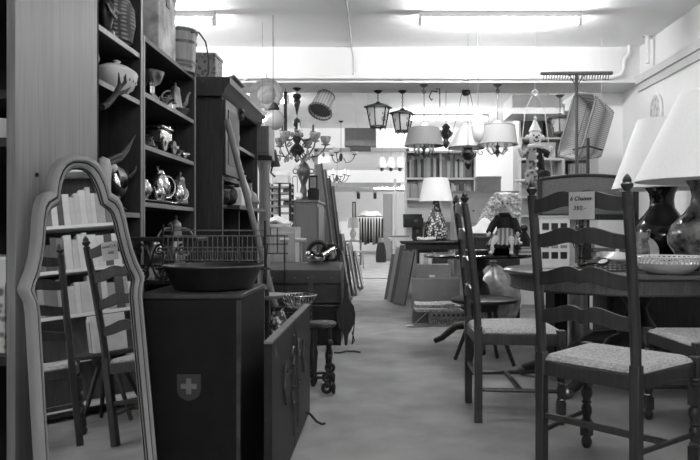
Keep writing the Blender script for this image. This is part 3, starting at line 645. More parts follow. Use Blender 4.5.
trunk('low_chest', 'dark lower chest supporting the domed trunk', (-1.06, 5.9, 0), .69, .46, .33, .03, False, False)
tr = trunk('domed_trunk', 'dark leather domed travelling trunk stacked on the lower chest', (-1.06, 5.9, .3637), .69, .46, .165, .165, True)
t = thing('bellows', 'black leather fireplace bellows hanging point down at the trunk\'s right end', 'bellows', (XA(346, 5.72), 5.74, .02))
prof = [(.010, .01), (.02, .10), (.05, .15), (.075, .21), (.079, .27), (.064, .33), (.035, .38), (.018, .42), (.016, .51), (.024, .53), (.0, .54)]
poly = prof + [(-a, b) for a, b in reversed(prof[:-1])]
MB().prism(poly, -.03, -.018).put('front_board', DARK2, t, bev=.003); MB().prism(poly, .018, .03).put('rear_board', DARK, t, bev=.003)
MB().prism([(a*.93, b) for a, b in poly if b < .45], -.018, .018).put('leather_side', BLACKM, t)
MB().tube([(.05, 0, .12), (.07, 0, .05), (.05, 0, .015), (.07, 0, .2)], .005, 6).put('strap', BLACKM, t)
t = thing('horseshoe_iron', 'thin black iron bracket lying on the floor by the trunks', 'iron bracket', (XA(347, 5.55), 5.5, .008))
MB().tube([(-.1, 0, 0), (-.05, -.02, .004), (.0, .0, .012), (.06, .03, .006), (.11, .02, .0)], .008, 6).put('bracket_bar', IRON, t)
# on the trunk
zt = .3637+.165+.165*1.1
t = thing('silver_bird', 'crumpled silver bird ornament lying on the domed trunk', 'ornament', (XA(316, 6.05), 6.08, zt-.003))
MB().ball((0, 0, .045), .055, 16, 1.5, 1, .8).put('bird_body', SILVER, t); MB().ball((-.07, -.02, .08), .026, 12).put('head', SILVER, t)
MB().grid(lambda u, v: (.05+.12*u, -.05+.1*v, .06+.07*u+.02*sin(6*v)), 8, 8, .005).put('tail', SILVER, t)
for s in (-1, 1): MB().grid(lambda u, v: (-.05+.12*u, s*(.04+.05*v), .07+.035*v-.03*u+.012*sin(9*u)), 8, 6, .004).put('wing', IRON2, t)
for k, (px, l) in enumerate(((285, 'left of two pale wooden mallets standing upright on the trunk'), (301, 'right of two pale wooden mallets standing upright on the trunk'))):
    t = thing('mallet', l, 'mallet', (XA(px, 6.15), 6.12+.02*k, zt-.002), 0, 'mallets on the trunk')
    MB().lathe([(.012, 0), (.012, .12), (.015, .19)], 12).put('handle', PALE, t); MB().at((0, 0, .2), (0, pi/2, 0)).lathe([(.018, -.04-.01*k), (.02, 0), (.018, .04+.01*k)], 14).put('head', mat('mallet_head', .5, .6, pat='wood', scale=5, amt=.3), t)
t = thing('horse_collar', 'dark coiled leather collar lying behind the mallets on the trunk', 'collar', (XA(318, 6.2)+.0, 6.24, zt+.008))
MB().ring((0, 0, .08), .09, .022, 24, 8, 'y').put('collar_pad', BLACKM, t); MB().ring((.11, .02, .07), .075, .02, 24, 8, 'y').put('collar_pad', BLACKM, t)
t = thing('wire_stand', 'tall thin black wire plate stand behind the dish rack', 'stand', (XA(274, 5.8), 5.80, 0))
mb = MB()
for x in (-.09, .09): mb.tube([(x, 0, 0), (x, 0, .95)], .005, 6)
mb.tube([(-.03, -.01, .95), (-.03, -.01, 1.02), (.03, -.01, 1.02), (.03, -.01, .80)], .005, 6)
for z in (.8, .88, .95): mb.tube([(-.12, 0, z), (.12, 0, z)], .005, 6)
mb.put('wire_frame', IRON, t)
t = thing('folded_linen', 'white folded cloth heap on a ledge beyond the pole', 'cloth', (-1.06, 6.62, 1.03))
MB().grid(lambda u, v: (-.16+.32*u, -.15+.3*v, .03+.05*sin(pi*u)*sin(pi*v)+.012*sin(13*u)+.012*sin(11*v+3*u)), 16, 14, .02).put('cloth_fold', PAPER, t); MB().box(-.15, .15, -.14, .14, 0, .03).put('lower_fold', WHITE, t, bev=.01)
t = thing('side_cupboard', 'pale cupboard with the white cloth on it beyond the pole', 'cupboard', (-1.25, 6.45, 0))
MB().box(0, .42, 0, .4, 0, 1.03).put('cupboard_body', grey(.42), t, bev=.004)
dd = MB().box(.02, .2, -.015, 0, .05, .98).put('door', grey(.42), t, bev=.003); MB().ball((.18, -.022, .55), .012).put('knob', BRASS, dd)
dd = MB().box(.22, .4, -.015, 0, .05, .98).put('door', grey(.42), t, bev=.003); MB().ball((.24, -.022, .55), .012).put('knob', BRASS, dd)
# ------------------------------------------------------------------ things hung under the beam
YH = 7.77
def chain(mb, z0, z1, x=0, y=0, r=.0028, step=.035):
    n = max(2, int((z1-z0)/step))
    for i in range(n):
        mb.ring((x, y, z0+(z1-z0)*(i+.5)/n), (z1-z0)/n*.55, r, 8, 5, 'x' if i % 2 else 'y', .6, 1.)
        for v in mb.v[-40:]: pass
    return mb
def cord(z0, z1, x=0., y=0., r=.003): return MB().tube([(x, y, z0), (x, y, z1)], r, 6)
def ceiling_rose(p, z, m): return MB().lathe([(.05, z), (.05, z-.006), (.02, z-.03), (.0, z-.032)], 16).put('ceiling_cap', m, p)
# metal plate hung from the pipe
t = thing('metal_plate', 'big round embossed metal plate hung on the pipe left of the chandelier', 'plate', (XA(266.5, 7.38), 7.385, ZA(94.5, 7.38)))
MB().at((0, 0, 0), (pi/2, 0, 0)).lathe([(.0, .012), (.03, .014), (.085, .006), (.10, -.006), (.112, -.004), (.118, .004), (.172, .014), (.178, .01), (.172, .004), (.118, -.012), (.0, -.002)], 48).put('plate_body', mat('embossed_metal', .18, .5, metal=.0, pat='noise', scale=30, v2=.12), t)
mb = MB()
for k in range(44):
    a = 2*pi*k/44; mb.ball((.15*cos(a), -.012, .15*sin(a)), .0085, 8)
mb.put('beaded_border', MATS['embossed_metal'], t); MB().ring((0, -.012, 0), .172, .006, 44, 6, 'y').put('rim', MATS['embossed_metal'], t)
MB().tube([(0, .012, .17), (0, .02, .24)], .004, 6).put('wire_hook', IRON2, t)
# globe lamp and bare lit bulb at the left
t = thing('globe_lamp', 'round white glass globe pendant below the metal plate', 'pendant lamp', (XA(274, 7.1), 7.1, HB))
cord(-.30, HC-HB, 0, 0, .0012).put('cord', IRON, t); MB().lathe([(.02, -.29), (.045, -.33), (.06, -.36), (.05, -.365), (.0, -.3)], 16).put('cap', IRON, t)
MB().ball((0, 0, -.47), .108, 24).put('globe', mat('smoked_globe', .32, .2, pat='noise', scale=5, amt=.1), t)
t = thing('bare_bulb', 'glowing bare light bulb at the cabinet\'s far end below the metal plate', 'light bulb', (XA(262.5, 6.6), 6.6, 2.49))
cord(-.31, HC-2.49, 0, 0, .0012).put('cord', IRON, t); MB().lathe([(.018, -.31), (.02, -.36), (.0, -.36)], 12).put('lamp_socket', WHITE, t)
MB().ball((0, 0, -.40), .04, 16).put('bulb', BULB, t, label='glowing bulb')
t = thing('iron_bar', 'thin black iron bar hung vertically between metal plate and chandelier', 'bar', (XA(285.5, YH), YH, HB))
MB().box(-.018, .018, -.012, .012, -.52, -.04).put('bar_body', IRON, t); MB().tube([(0, 0, -.04), (0, 0, 0)], .004, 6).put('wire_hook', IRON2, t)
t = thing('conical_pendant', 'small black conical lampshade hung at the cabinet end under the globe', 'lampshade', (XA(273, 6.4), 6.4, 1.60))
MB().lathe([(.02, .16), (.03, .15), (.07, 0), (.066, 0), (.026, .14)], 20, caps=False).put('shade', BLACKM, t); cord(.15, 1.42).put('cord', IRON, t)
MB().tube([(0, 0, .02), (-.02, 0, -.06), (.02, .0, -.10)], .009, 8).put('lamp_arm', IRON, t)
# ------------------------------------------------------------------ chandelier
def chandelier(label, loc, drop, r, n, m, shade_m, crystals=True, cat='chandelier', name='chandelier', up_=.12):
    t = thing(name, label, cat, loc)
    ceiling_rose(t, 0, m)
    cord(-drop, -.02, 0, 0, .004).put('chain', m, t)
    z = -drop
    MB().lathe([(.01, z+.02), (.035, z-.0), (.045, z-.06), (.02, z-.09), (.03, z-.16), (.055, z-.22), (.025, z-.27), (.07, z-.32), (.09, z-.36), (.04, z-.41), (.025, z-.44), (.035, z-.46), (.0, z-.49)] if crystals else [(.01, z+.02), (.03, z), (.04, z-.06), (.015, z-.12), (.0, z-.14)], 18).put('stem', m, t)
    za = z-.34 if crystals else z-.06
    for k in range(n):
        a = 2*pi*k/n + .25; ca, sa = cos(a), sin(a)
        def P(q, zz): return (q*ca, q*sa, zz)
        am = MB().tube([P(.05, za), P(r*.35, za-.09), P(r*.7, za-.07), P(r*.93, za+.0), P(r, za+.05)], .008, 8).put('arm', m, t)
        MB().lathe([(.008, 0), (.05, .014), (.053, .02), (.02, .012)], 14, (r*ca, r*sa, za+.05)).put('drip_pan', CUT if crystals else m, am)
        if shade_m: MB().lathe([(.018, .02), (.05, .05), (.062, .1), (.058, .11), (.045, .06), (.012, .03)], 14, (r*ca, r*sa, za+.05)).put('glass_cup', shade_m, am)
        else: MB().lathe([(.011, .01), (.011, .1), (.007, .1), (.009, .135), (.001, .15)], 10, (r*ca, r*sa, za+.05)).put('candle', WHITE, am)
    return t, za
ch, za = chandelier('ornate dark chandelier with glass cups and crystal drops under the beam', (XA(297, YH), YH, HB), .36, .33, 6, BRONZE, CUT)
def drop_prof(s): return [(.0005, 0), (s*.35, -s*.5), (s*.55, -s*1.2), (s*.4, -s*1.7), (.0005, -s*2.1)]
for k in range(18):
    a = 2*pi*k/18; q = .3 if k % 3 == 0 else (.2 if k % 3 == 1 else .12)
    MB().lathe(drop_prof(.034), 6, (q*cos(a), q*sin(a), za - (.02 if k % 3 == 0 else .07))).put('crystal_drop', CUT, ch)
for k in range(8):
    a = 2*pi*k/8; MB().lathe(drop_prof(.03), 6, (.06*cos(a), .06*sin(a), za+.2)).put('crystal_drop', CUT, ch)
for k in range(6):
    a = 2*pi*k/6+.75; ca, sa = cos(a), sin(a)
    am = MB().tube([(.03*ca, .03*sa, za+.14), (.09*ca, .09*sa, za+.10), (.17*ca, .17*sa, za+.12), (.2*ca, .2*sa, za+.18)], .007, 7).put('arm', BRONZE, ch)
    MB().lathe([(.006, 0), (.034, .01), (.036, .016), (.012, .012), (.012, .09), (.0, .1)], 12, (.2*ca, .2*sa, za+.18)).put('candle_cup', BRONZE if k % 2 else CLOUD, am)
    MB().tube(spiral((.1*ca, .1*sa, za+.05), .03, .008, 0, 2.2*pi, 16), .005, 5).put('scroll_leaf', BRONZE, ch)
    MB().lathe(drop_prof(.026), 6, (.2*ca, .2*sa, za+.18)).put('crystal_drop', CUT, ch)
MB().ball((0, 0, za-.2), .03, 14).put('crystal_ball', CLOUD, ch)
mb = MB()
mb.lathe([(.005, -.06), (.04, -.07), (.05, -.1), (.03, -.13), (.042, -.16), (.03, -.2), (.02, -.24), (.008, -.3)], 12)
mb.put('cord_cover', BRONZE, ch)
# wicker basket hung under the beam
t = thing('wicker_basket', 'round wicker basket hung bottom up under the beam right of the chandelier', 'basket', (XA(323, YH), YH, ZA(104, YH)), rot=(R(148), R(16), 0))
MB().lathe([(.0, -.13), (.095, -.13), (.1, -.125), (.135, .12), (.128, .12), (.095, -.118), (.0, -.12)], 28).put('basket_body', WICK, t)
MB().ring((0, 0, .12), .134, .011, 32).put('rim', WICKD, t); MB().ring((0, 0, -.125), .1, .008, 28).put('rim', WICKD, t)
MB().lathe([(.0, .085), (.126, .085), (.126, .088), (.0, .088)], 24).put('mouth_shade', WICKD, t)  # dark disc across the mouth stands in for the basket's inner shade
t2 = MB().tube([(.03, -.0, -.12), (.06, .03, -.165)], .003, 6).put('wire_hook', IRON2, t)
# lanterns
def lantern(label, px, top_py, w, h, drop, pane_v=.6, y=7.92, m=IRON, group='iron lanterns under the beam', z=HB):
    t = thing('lantern', label, 'lantern', (XA(px, y), y, z), R(12), group)
    ceiling_rose(t, 0, m)
    mb = MB(); nn_ = 7
    for i in range(nn_): mb.ring((0, 0, -.02-(drop-.03)*(i+.5)/nn_), (drop)/nn_*.5, .0035, 8, 5, 'x' if i % 2 else 'y', .55)
    mb.put('chain', m, t)
    z0 = -drop
    MB().lathe([(.0, z0), (.02, z0-.005), (.03, z0-.02), (w*.62, z0-h*.2), (w*.62, z0-h*.24), (w*.5, z0-h*.24), (.02, z0-.04)], 6).put('roof', m, t, smooth=False)
    zt, zb = z0-h*.23, z0-h*.9
    for k in range(6):
        a = 2*pi*k/6; MB().tube([(w*.5*cos(a), w*.5*sin(a), zt), (w*.33*cos(a), w*.33*sin(a), zb), (w*.31*cos(a), w*.31*sin(a), zb-h*.08)], .008, 6).put('corner_bar', m, t)
    MB().lathe([(w*.35, zb-.01), (w*.35, zb+.01), (w*.3, zb+.01), (w*.3, zb-.01)], 6, caps=False).put('base_ring', m, t, smooth=False)
    MB().lathe([(w*.45*.98, zt), (w*.31, zb)], 6, caps=False).put('pane', CLOUD, t, smooth=False)
    mb = MB()
    for k in range(3):
        a = 2*pi*(k+.5)/6*2; c = Vector((w*.37*cos(a), w*.37*sin(a), (zt+zb)/2))
        mb.at(c, (0, 0, a+pi/2)).tube(spiral((0, 0, .035), .03, .005, -pi/2, 2.2*pi, 18), .004, 5).tube(spiral((0, 0, -.035), .03, .005, pi/2, 3.2*pi, 18), .004, 5)
    mb.put('iron_scroll', m, t)
    MB().lathe([(.012, -.0), (.014, .05), (.012, .08), (.0, .09)], 10, (0, 0, zb+.0)).put('bulb_holder', WHITE, t)
    return t
lantern('black iron lantern with scrolls, left one of the pair under the beam', 378, 93, .27, .33, .12)
lantern('black iron lantern with clear panes, right one of the pair under the beam', 402.5, 93, .25, .30, .2)
# grey box hung before the opening
t = thing('wall_heater', 'grey metal box with rounded underside hung by wires before the opening', 'heater', (XA(360.5, 9.2), 9.2, ZA(147, 9.2)))
MB().box(-.21, .21, -.1, .1, 0, .245).put('housing', GREYM, t, bev=.006); MB().at((0, 0, 0), (0, pi/2, 0)).lathe([(.001, -.15), (.06, -.14), (.06, .14), (.001, .15)], 20).put('rounded_underside', grey(.2, .5), t)
MB().tube([(-.04, 0, .24), (-.12, -.2, HC-ZA(147, 9.2))], .005, 5).tube([(.1, 0, .24), (.1, .1, HC-ZA(147, 9.2))], .004, 5).put('wire_hook', WHITE, t)
# ------------------------------------------------------------------ pendant lamps
def drum(label, px, y, r0, r1, ztop, zbot, sm, z=HB, trim=None, group='drum shaded pendant lamps'):
    t = thing('pendant_lamp', label, 'pendant lamp', (XA(px, y), y, z), 0, group)
    ceiling_rose(t, 0, BRASS)
    MB().lathe([(.012, -.1), (.03, -.08), (.012, -.05), (.006, -.02)], 12).put('cord_cup', BRASS, t)
    cord(ztop-z-.0, -.02, 0, 0, .005).put('chain', BRASS, t)
    sh = MB().lathe([(r1, zbot-z), (r0, ztop-z), (r0-.004, ztop-z), (r1-.004, zbot-z)], 40, caps=False).put('shade', sm, t)
    if trim:
        MB().ring((0, 0, zbot-z), r1, .006, 40).put('trim_band', trim, sh); MB().ring((0, 0, ztop-z), r0, .005, 40).put('trim_band', trim, sh)
    zc = zbot-z-.02
    MB().lathe([(.006, ztop-z), (.008, zc+.02), (.03, zc), (.012, zc-.03), (.03, zc-.07), (.02, zc-.09), (.0, zc-.13)], 14).put('stem', BRASS, t)
    for k in range(5):
        a = 2*pi*k/5+.3; q = r1*.5
        am = MB().tube([(.02*cos(a), .02*sin(a), zc-.06), (q*.6*cos(a), q*.6*sin(a), zc-.09), (q*cos(a), q*sin(a), zc-.04)], .007, 7).put('arm', BRASS, t)
        MB().lathe([(.02, 0), (.024, .01), (.011, .015), (.011, .08), (.0, .1)], 10, (q*cos(a), q*sin(a), zc-.04)).put('candle', WHITE, am)
    MB().lathe([(r0*.3, ztop-z-.004), (r0*.3, ztop-z+.03), (r0*.2, ztop-z+.06), (.0, ztop-z+.06)], 14).put('shade_holder', WHITE, t)
    return t
drum('pendant with plain grey drum lampshade, left one of the two drum pendants', 424, 7.58, .17, .22, ZA(128, 7.58), ZA(146, 7.58), GSHADE)
drum('pendant with pale drum lampshade edged in dark trim, right one of two', 497.5, 7.57, .19, .222, ZA(126, 7.57), ZA(144.5, 7.57), mat('pale_lampshade', .40, .8, pat='noise', scale=60, amt=.05), trim=GREYM)
t = thing('rise_fall_lamp', 'brass pull-down lamp with white glass dome between the drum pendants', 'pendant lamp', (XA(466, 7.9), 7.9, HB))
ceiling_rose(t, 0, BRONZE); MB().lathe([(.03, -.06), (.05, -.04), (.05, -.02), (.03, 0)], 14).put('pulley_head', BRONZE, t)
zt = ZA(130, 7.9)-HB; zb = ZA(148, 7.9)-HB
MB().lathe([(.05, zt+.07), (.07, zt+.03), (.12, zt-.03), (.19, zb+.03), (.205, zb), (.198, zb), (.11, zt-.03), (.05, zt+.03)], 36, caps=False).put('glass_shade', OPAL, t)
fr = MB().ring((0, 0, zb), .207, .008, 40).put('brass_rim', BRASS, t)
for s in (-1, 1): MB().tube([(s*.05, 0, -.04), (s*.1, 0, zt*.6), (s*.2, 0, zb+.02)], .004, 6).put('suspension_chain', BRASS, t)
for k in range(3):
    a = 2*pi*k/3+.4; MB().tube(spiral((.2*cos(a), .2*sin(a), zb-.04), .045, .01, pi/2, 2.4*pi), .006, 6).put('scroll_arm', BRASS, t)
t = thing('glass_vase_lamp', 'tall white glass bottle shaped pendant next to the pull-down lamp', 'pendant lamp', (XA(478, 6.9), 6.9, ZA(142, 6.9)))
MB().lathe([(.02, 0), (.045, .03), (.065, .12), (.06, .2), (.04, .28), (.038, .32), (.03, .325)], 24).put('glass_body', OPAL, t); cord(.32, HC-ZA(142, 6.9)).put('cord', BRASS, t)
def carved(label, px, py0, py1, y, ztop):
    z0 = ZA(py1, y); h = ZA(py0, y)-z0
    t = thing('carved_pendant', label, 'ornament', (XA(px, y), y, z0))
    MB().lathe([(.001, 0), (.025, h*.1), (.04, h*.25), (.028, h*.38), (.055, h*.5), (.07, h*.66), (.04, h*.8), (.05, h*.88), (.02, h)], 14).put('carved_body', BRONZE, t)
    for k in range(5):
        a = 2*pi*k/5; MB().tube([(.03*cos(a), .03*sin(a), h*.5), (.075*cos(a), .075*sin(a), h*.58), (.085*cos(a), .085*sin(a), h*.75)], [.014, .012, .004], 7).put('carved_leaf', BRONZE, t)
    cord(h, ztop-z0).put('cord', IRON, t); return t
carved('dark carved hanging ornament right of the grey drum lampshade', 446, 124, 149, 7.88, HB)
carved('dark carved hanging ornament below the pull-down lamp, before the books', 468, 145, 170, 7.0, HC)
t = thing('iron_hook', 'curved black iron bracket hung under the beam above the grey drum lampshade', 'bracket', (XA(437, YH), YH, HB))
MB().tube([(.0, 0, 0), (.0, 0, -.04), (-.06, 0, -.03), (-.09, 0, -.1), (-.06, 0, -.14), (-.05, 0, -.12)], .007, 6).put('hook_bar', IRON, t)
MB().tube([(.03, 0, 0), (.035, 0, -.35)], .005, 6).put('rod', IRON, t)
t = thing('wire_hanger', 'bent white wire hung under the beam near the clown swing', 'wire', (XA(494, YH), YH, HB))
MB().tube([(0, 0, 0), (-.02, 0, -.06), (.03, 0, -.1), (.05, 0, -.04), (.02, 0, -.0)], .004, 6).put('wire_loop', WHITE, t); MB().tube([(.0, 0, -.1), (.01, 0, -.2)], .003, 6).put('wire_end', WHITE, t)

# lamps seen through the opening
chandelier('pale three armed ceiling lamp seen through the opening', (XA(341, 12.6), 12.6, HC), .62, .26, 3, BRONZE, CLOUD, False, 'ceiling lamp', 'ceiling_lamp')
chandelier('small black chandelier seen through the opening, lower than the pale three armed lamp', (XA(337, 15.), 15., HC), .82, .26, 6, IRON, None, False)
for k, (px, l) in enumerate(((382, 'left'), (391, 'middle'), (400, 'right'))):
    z0 = ZA(168, 12.9)
    t = thing('glass_pendant', f'small white glass pendant seen high in the opening, {l} of the row of three', 'pendant lamp', (XA(px, 12.9), 12.9, z0), 0, 'glass pendants in the opening')
    MB().lathe([(.07, 0), (.08, .02), (.06, .16), (.04, .2), (.03, .2), (.05, .14), (.066, .02)], 18, caps=False).put('shade', OPAL, t)
    cord(.19, HC-z0).put('cord', BRASS, t); MB().lathe([(.0, -.07), (.04, -.04), (.03, .0), (.0, .02)], 12).put('bottom_finial', BRONZE, t)
# ------------------------------------------------------------------ middle left: jar shelf, grey cabinet, leaning frames
t = thing('jar_rack', 'open black shelf rack with jars beside the grey cabinet', 'shelf rack', (XA(269, 7.1), 7.1, 0))
w = XA(290, 7.1)-XA(269, 7.1); zt = ZA(183, 7.1)
for x in (0, w*.5, w): MB().box(x-.012, x+.012, 0, .02, 0, zt).put('upright', IRON, t)
for x in (0, w): MB().box(x-.012, x+.012, .2, .22, 0, zt).put('upright', IRON, t)
for py in (186, 192, 198.5, 205, 212): MB().box(-.012, w+.012, 0, .22, ZA(py, 7.1)-.02, ZA(py, 7.1)).put('shelf', GREYM, t)
MB().box(0, w, .2, .215, 0, .6).put('back_panel', BLACKM, t)
for k, py in enumerate((192, 198.5, 205, 212)):
    q = thing('storage_jar', f'pale jar in the left bay of the black rack, on the {("topmost", "second", "third", "lowest")[k]} jar shelf', 'jar', (XA(275, 7.1)+.0, 7.2, ZA(py, 7.1)+.0005), 0, 'jars in the black rack')
    MB().lathe([(.03, 0), (.035, .005), (.035, .032), (.025, .042)], 14).put('jar_body', CERAM, q); MB().lathe([(.028, .042), (.028, .05), (.0, .052)], 12).put('lid', SILVER, q)
    if k % 2 == 0:
        q = thing('storage_jar', f'dark jar in the right bay of the black rack, on the {("topmost", "", "third")[k]} jar shelf', 'jar', (XA(285, 7.1)+.0, 7.2, ZA(py, 7.1)+.0005), 0, 'jars in the black rack')
        MB().lathe([(.03, 0), (.035, .005), (.035, .03), (.025, .042)], 14).put('jar_body', GREYM, q); MB().lathe([(.028, .042), (.028, .05), (.0, .052)], 12).put('lid', BLACK, q)
t = thing('white_carton', 'plain white carton on top of the black jar rack', 'box', (XA(272, 7.1), 7.1, zt+.0005)); MB().box(0, .17, 0, .18, 0, .11).put('carton_body', PAPER, t, bev=.003); MB().box(-.002, .172, -.002, .182, .08, .115).put('lid', WHITE, t)
yc = 8.6
gc = thing('cabinet', 'plain grey-brown cupboard standing beyond the trunks on the left', 'cabinet', (XA(290, yc), yc, 0))
w = XA(317, yc)-XA(290, yc); zt = ZA(200, yc); d = 1.0
CG = mat('cabinet_front', .085, .5, pat='wood', scale=5, amt=.25)
MB().box(0, w, 0, d, .06, zt-.03).put('cabinet_body', CG, gc, bev=.004); MB().box(-.015, w+.02, -.015, d+.015, zt-.03, zt).put('top_board', MID, gc, bev=.004); MB().box(.01, w-.01, .01, d-.01, 0, .06).put('plinth', DARK, gc)
MB().box(.07, .075, -.002, .0, .1, zt-.06).put('door_seam', DARK, gc)
MB().box(w, w+.015, .05, d-.05, .1, zt-.08).put('side_door', MID, gc, bev=.004); MB().ball((w+.02, .15, .8), .016).put('knob', BRASS, gc)
def on_cab(px, dy=.2): return (XA(px, yc+dy), yc+dy, zt+.0005)
t = thing('samovar', 'tall dark metal samovar on the grey-brown cupboard', 'samovar', on_cab(303.5, .2))
MB().lathe([(.07, 0), (.07, .02), (.04, .05), (.045, .12), (.03, .2), (.05, .26), (.085, .34), (.09, .42), (.06, .47), (.03, .5), (.05, .53), (.02, .56)], 20).put('samovar_body', mat('samovar_metal', .12, .4, metal=.6, pat='noise', scale=14, amt=.5), t)
for s in (-1, 1): MB().ring((s*.105, 0, .38), .03, .008, 14, 6, 'y').put('handle', BRASS, t)
MB().tube([(0, -.08, .3), (0, -.13, .29), (0, -.13, .26)], .01, 6).put('tap', BRASS, t)
t = thing('glass_float', 'small white ball lying on the grey-brown cupboard', 'ball', on_cab(299, .05)); MB().ball((0, 0, .05), .05, 18).put('ball_body', OPAL, t); MB().lathe([(.02, .0), (.03, .0), (.02, .008)], 14, caps=False).put('base_ring', IRON, t)
t = thing('wire_loop_stand', 'thin wire loop stand at the left end of the grey-brown cupboard', 'stand', on_cab(295, .12)); MB().tube([(-.03, 0, 0), (-.03, 0, .29), (-.015, 0, .31), (.015, 0, .31), (.03, 0, .29), (.03, 0, 0)], .005, 6).put('wire_loop', IRON2, t); MB().box(-.04, .04, -.03, .03, 0, .008).put('base', IRON, t)
t = thing('black_case', 'black box on the right of the grey-brown cupboard', 'box', on_cab(307.5, .3)); MB().box(0, .15, 0, .2, 0, .15).put('case_body', BLACKM, t, bev=.003); MB().box(-.003, .153, -.003, .203, .12, .15).put('lid', BLACKM, t)
t = thing('framed_picture', 'small dark framed picture standing on the black box', 'picture', (XA(313, yc+.36), yc+.36, zt+.151)); MB().box(-.06, .06, 0, .02, 0, .19).put('frame', BLACKM, t, bev=.004); MB().box(-.04, .04, -.003, .001, .025, .165).put('picture_sheet', GREYM, t)
# framed pictures and boards leaning along the left of the aisle
def leaner(label, x, y, w, h, tilt, v, name='framed_picture', rz=pi/2, yaw_=0., grp='pictures leaning along the left of the aisle', inner=None, th=.03, frame=True):
    """a board of width w (along the aisle) and height h leaning towards -X"""
    t = thing(name, label, 'picture' if frame else 'board', (x, y, .004), 0, grp)
    t.rotation_euler = Euler((0, -tilt, yaw_), 'XYZ')
    if frame:
        fw = .05
        MB().box(0, th, 0, w, 0, fw).box(0, th, 0, w, h-fw, h).box(0, th, 0, fw, fw, h-fw).box(0, th, w-fw, w, fw, h-fw).put('frame', grey(v, .5, 'wood'), t, bev=.003)
        MB().box(.006, th-.01, fw, w-fw, fw, h-fw).put('canvas', inner or grey(min(.7, v+.15)), t)
    else:
        MB().box(0, th, 0, w, 0, h).put('board_sheet', grey(v, .5, 'wood'), t, bev=.003)
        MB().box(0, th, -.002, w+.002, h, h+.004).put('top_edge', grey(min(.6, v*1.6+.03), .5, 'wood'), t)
    return t
L = [(-.60, 8.0, .7, .85, .17, .10), (-.52, 8.05, .6, .78, .16, .04), (-.56, 8.9, .6, .8, .15, .16), (-.47, 9.2, .6, .7, .16, .05), (-.50, 10.0, .7, .95, .15, .09), (-.42, 10.3, .6, .8, .17, .20), (-.44, 11.1, .7, .8, .16, .05), (-.36, 11.4, .6, .66, .2, .30)]
words = ('nearest and largest', 'second nearest, dark', 'third, greyish', 'fourth, dark', 'fifth, tall one', 'sixth, paler', 'seventh, dark', 'farthest, pale')
for (x, y, w, h, tl, v), wd_ in zip(L, words):
    leaner(f'framed board leaning beside the aisle on the left, {wd_} of the row', x, y, w, h, tl, v)
# tall boards leaning on the wall of pictures
for k, (x, y, h, v) in enumerate(((-.66, 9.75, 1.95, .06), (-.64, 10.1, 1.9, .12), (-.62, 10.45, 1.8, .03), (-.60, 10.8, 1.7, .10))):
    leaner(f'tall dark plank leaning on the left beyond the grey cupboard, {("tallest and nearest", "second", "third", "shortest and farthest")[k]} of four', x, y, .22, h, .13, v, 'wooden_plank', frame=False, grp='planks leaning on the left', yaw_=R(28))
t = thing('dark_locker', 'dark narrow locker behind the leaning planks on the left', 'cabinet', (-1.35, 11.1, 0)); MB().box(0, .42, 0, .8, 0, 1.55).put('cabinet_body', DARK, t, bev=.004); MB().box(.42, .435, .04, .76, .05, 1.5).put('door', DARK2, t); MB().ball((.445, .1, .8), .014).put('knob', BRASS, t)
# ------------------------------------------------------------------ rooms beyond the opening
def simple_box(name, label, cat, x0, x1, y0, y1, z0, z1, m, part, extra=None, group=None):
    t = thing(name, label, cat, (x0, y0, z0), 0, group); MB().box(0, x1-x0, 0, y1-y0, 0, z1-z0).put(part, m, t, bev=.004)
    if extra: MB().box(.04, x1-x0-.04, -.015, 0, .05, z1-z0-.05).put(extra[0], extra[1], t)
    return t
yl = 19.5
t = thing('small_table', 'slim dark table carrying the far grey lamp in the room beyond', 'table', (XA(353, yl), yl, 0))
MB().box(-.25, .25, -.2, .2, .66, .7).put('table_top', MID, t)
for sx in (-1, 1):
    for sy in (-1, 1): MB().box(sx*.22-.02, sx*.22+.02, sy*.17-.02, sy*.17+.02, 0, .66).put('leg', MID, t)
MB().box(-.22, .22, -.17, .17, .25, .28).put('shelf', MID, t)
t = thing('table_lamp', 'table lamp with grey drum shade in the room beyond the opening', 'table lamp', (XA(353, yl), yl, .7005)); MB().lathe([(.08, 0), (.09, .02), (.05, .06), (.1, .2), (.05, .32), (.02, .36)], 18).put('lamp_base', grey(.3), t); MB().lathe([(.16, .36), (.14, .66), (.135, .66), (.155, .36)], 24, caps=False).put('lamp_shade', grey(.3), t)
simple_box('cupboard', 'low pale cupboard left of the far grey lamp', 'cupboard', -1.5, XA(340, 19), 18.5, 19.6, 0, 1.0, grey(.5), 'cupboard_body', ('door', grey(.4)))
simple_box('carton', 'brown carton on the floor below the far grey lamp table', 'box', XA(347, 16.5), XA(354, 16.5), 16.5, 16.9, 0, .32, CARD2, 'carton_body', ('flap', CARD))
simple_box('carton', 'grey carton on top of the low pale cupboard', 'box', XA(332, 19), XA(338, 19), 18.7, 19.1, 1.0005, 1.5, grey(.35), 'carton_body', ('flap', CARD2))
simple_box('framed_picture', 'small dark picture standing on the far back shelf', 'picture', XA(352, 24), XA(356, 24), 24.0, 24.05, 1.3, 2.0, DARK, 'frame', ('canvas', GREYM))
simple_box('picture_shelf', 'white cupboard at the far end under the small dark picture', 'cupboard', XA(340, 24), XA(359, 24), 23.9, 24.4, 0, 1.2995, WHITE, 'cupboard_body', ('door', WHITE))
t = thing('stacked_chair', 'pale wooden stool in front of the far grey lamp', 'stool', (XA(358, 17.6), 17.7, 0)); MB().box(-.16, .16, -.16, .16, .42, .46).put('seat', PALE, t)
for sx in (-1, 1):
    for sy in (-1, 1): MB().tube([(sx*.14, sy*.14, 0), (sx*.12, sy*.12, .42)], .018, 6).put('leg', PALE, t)
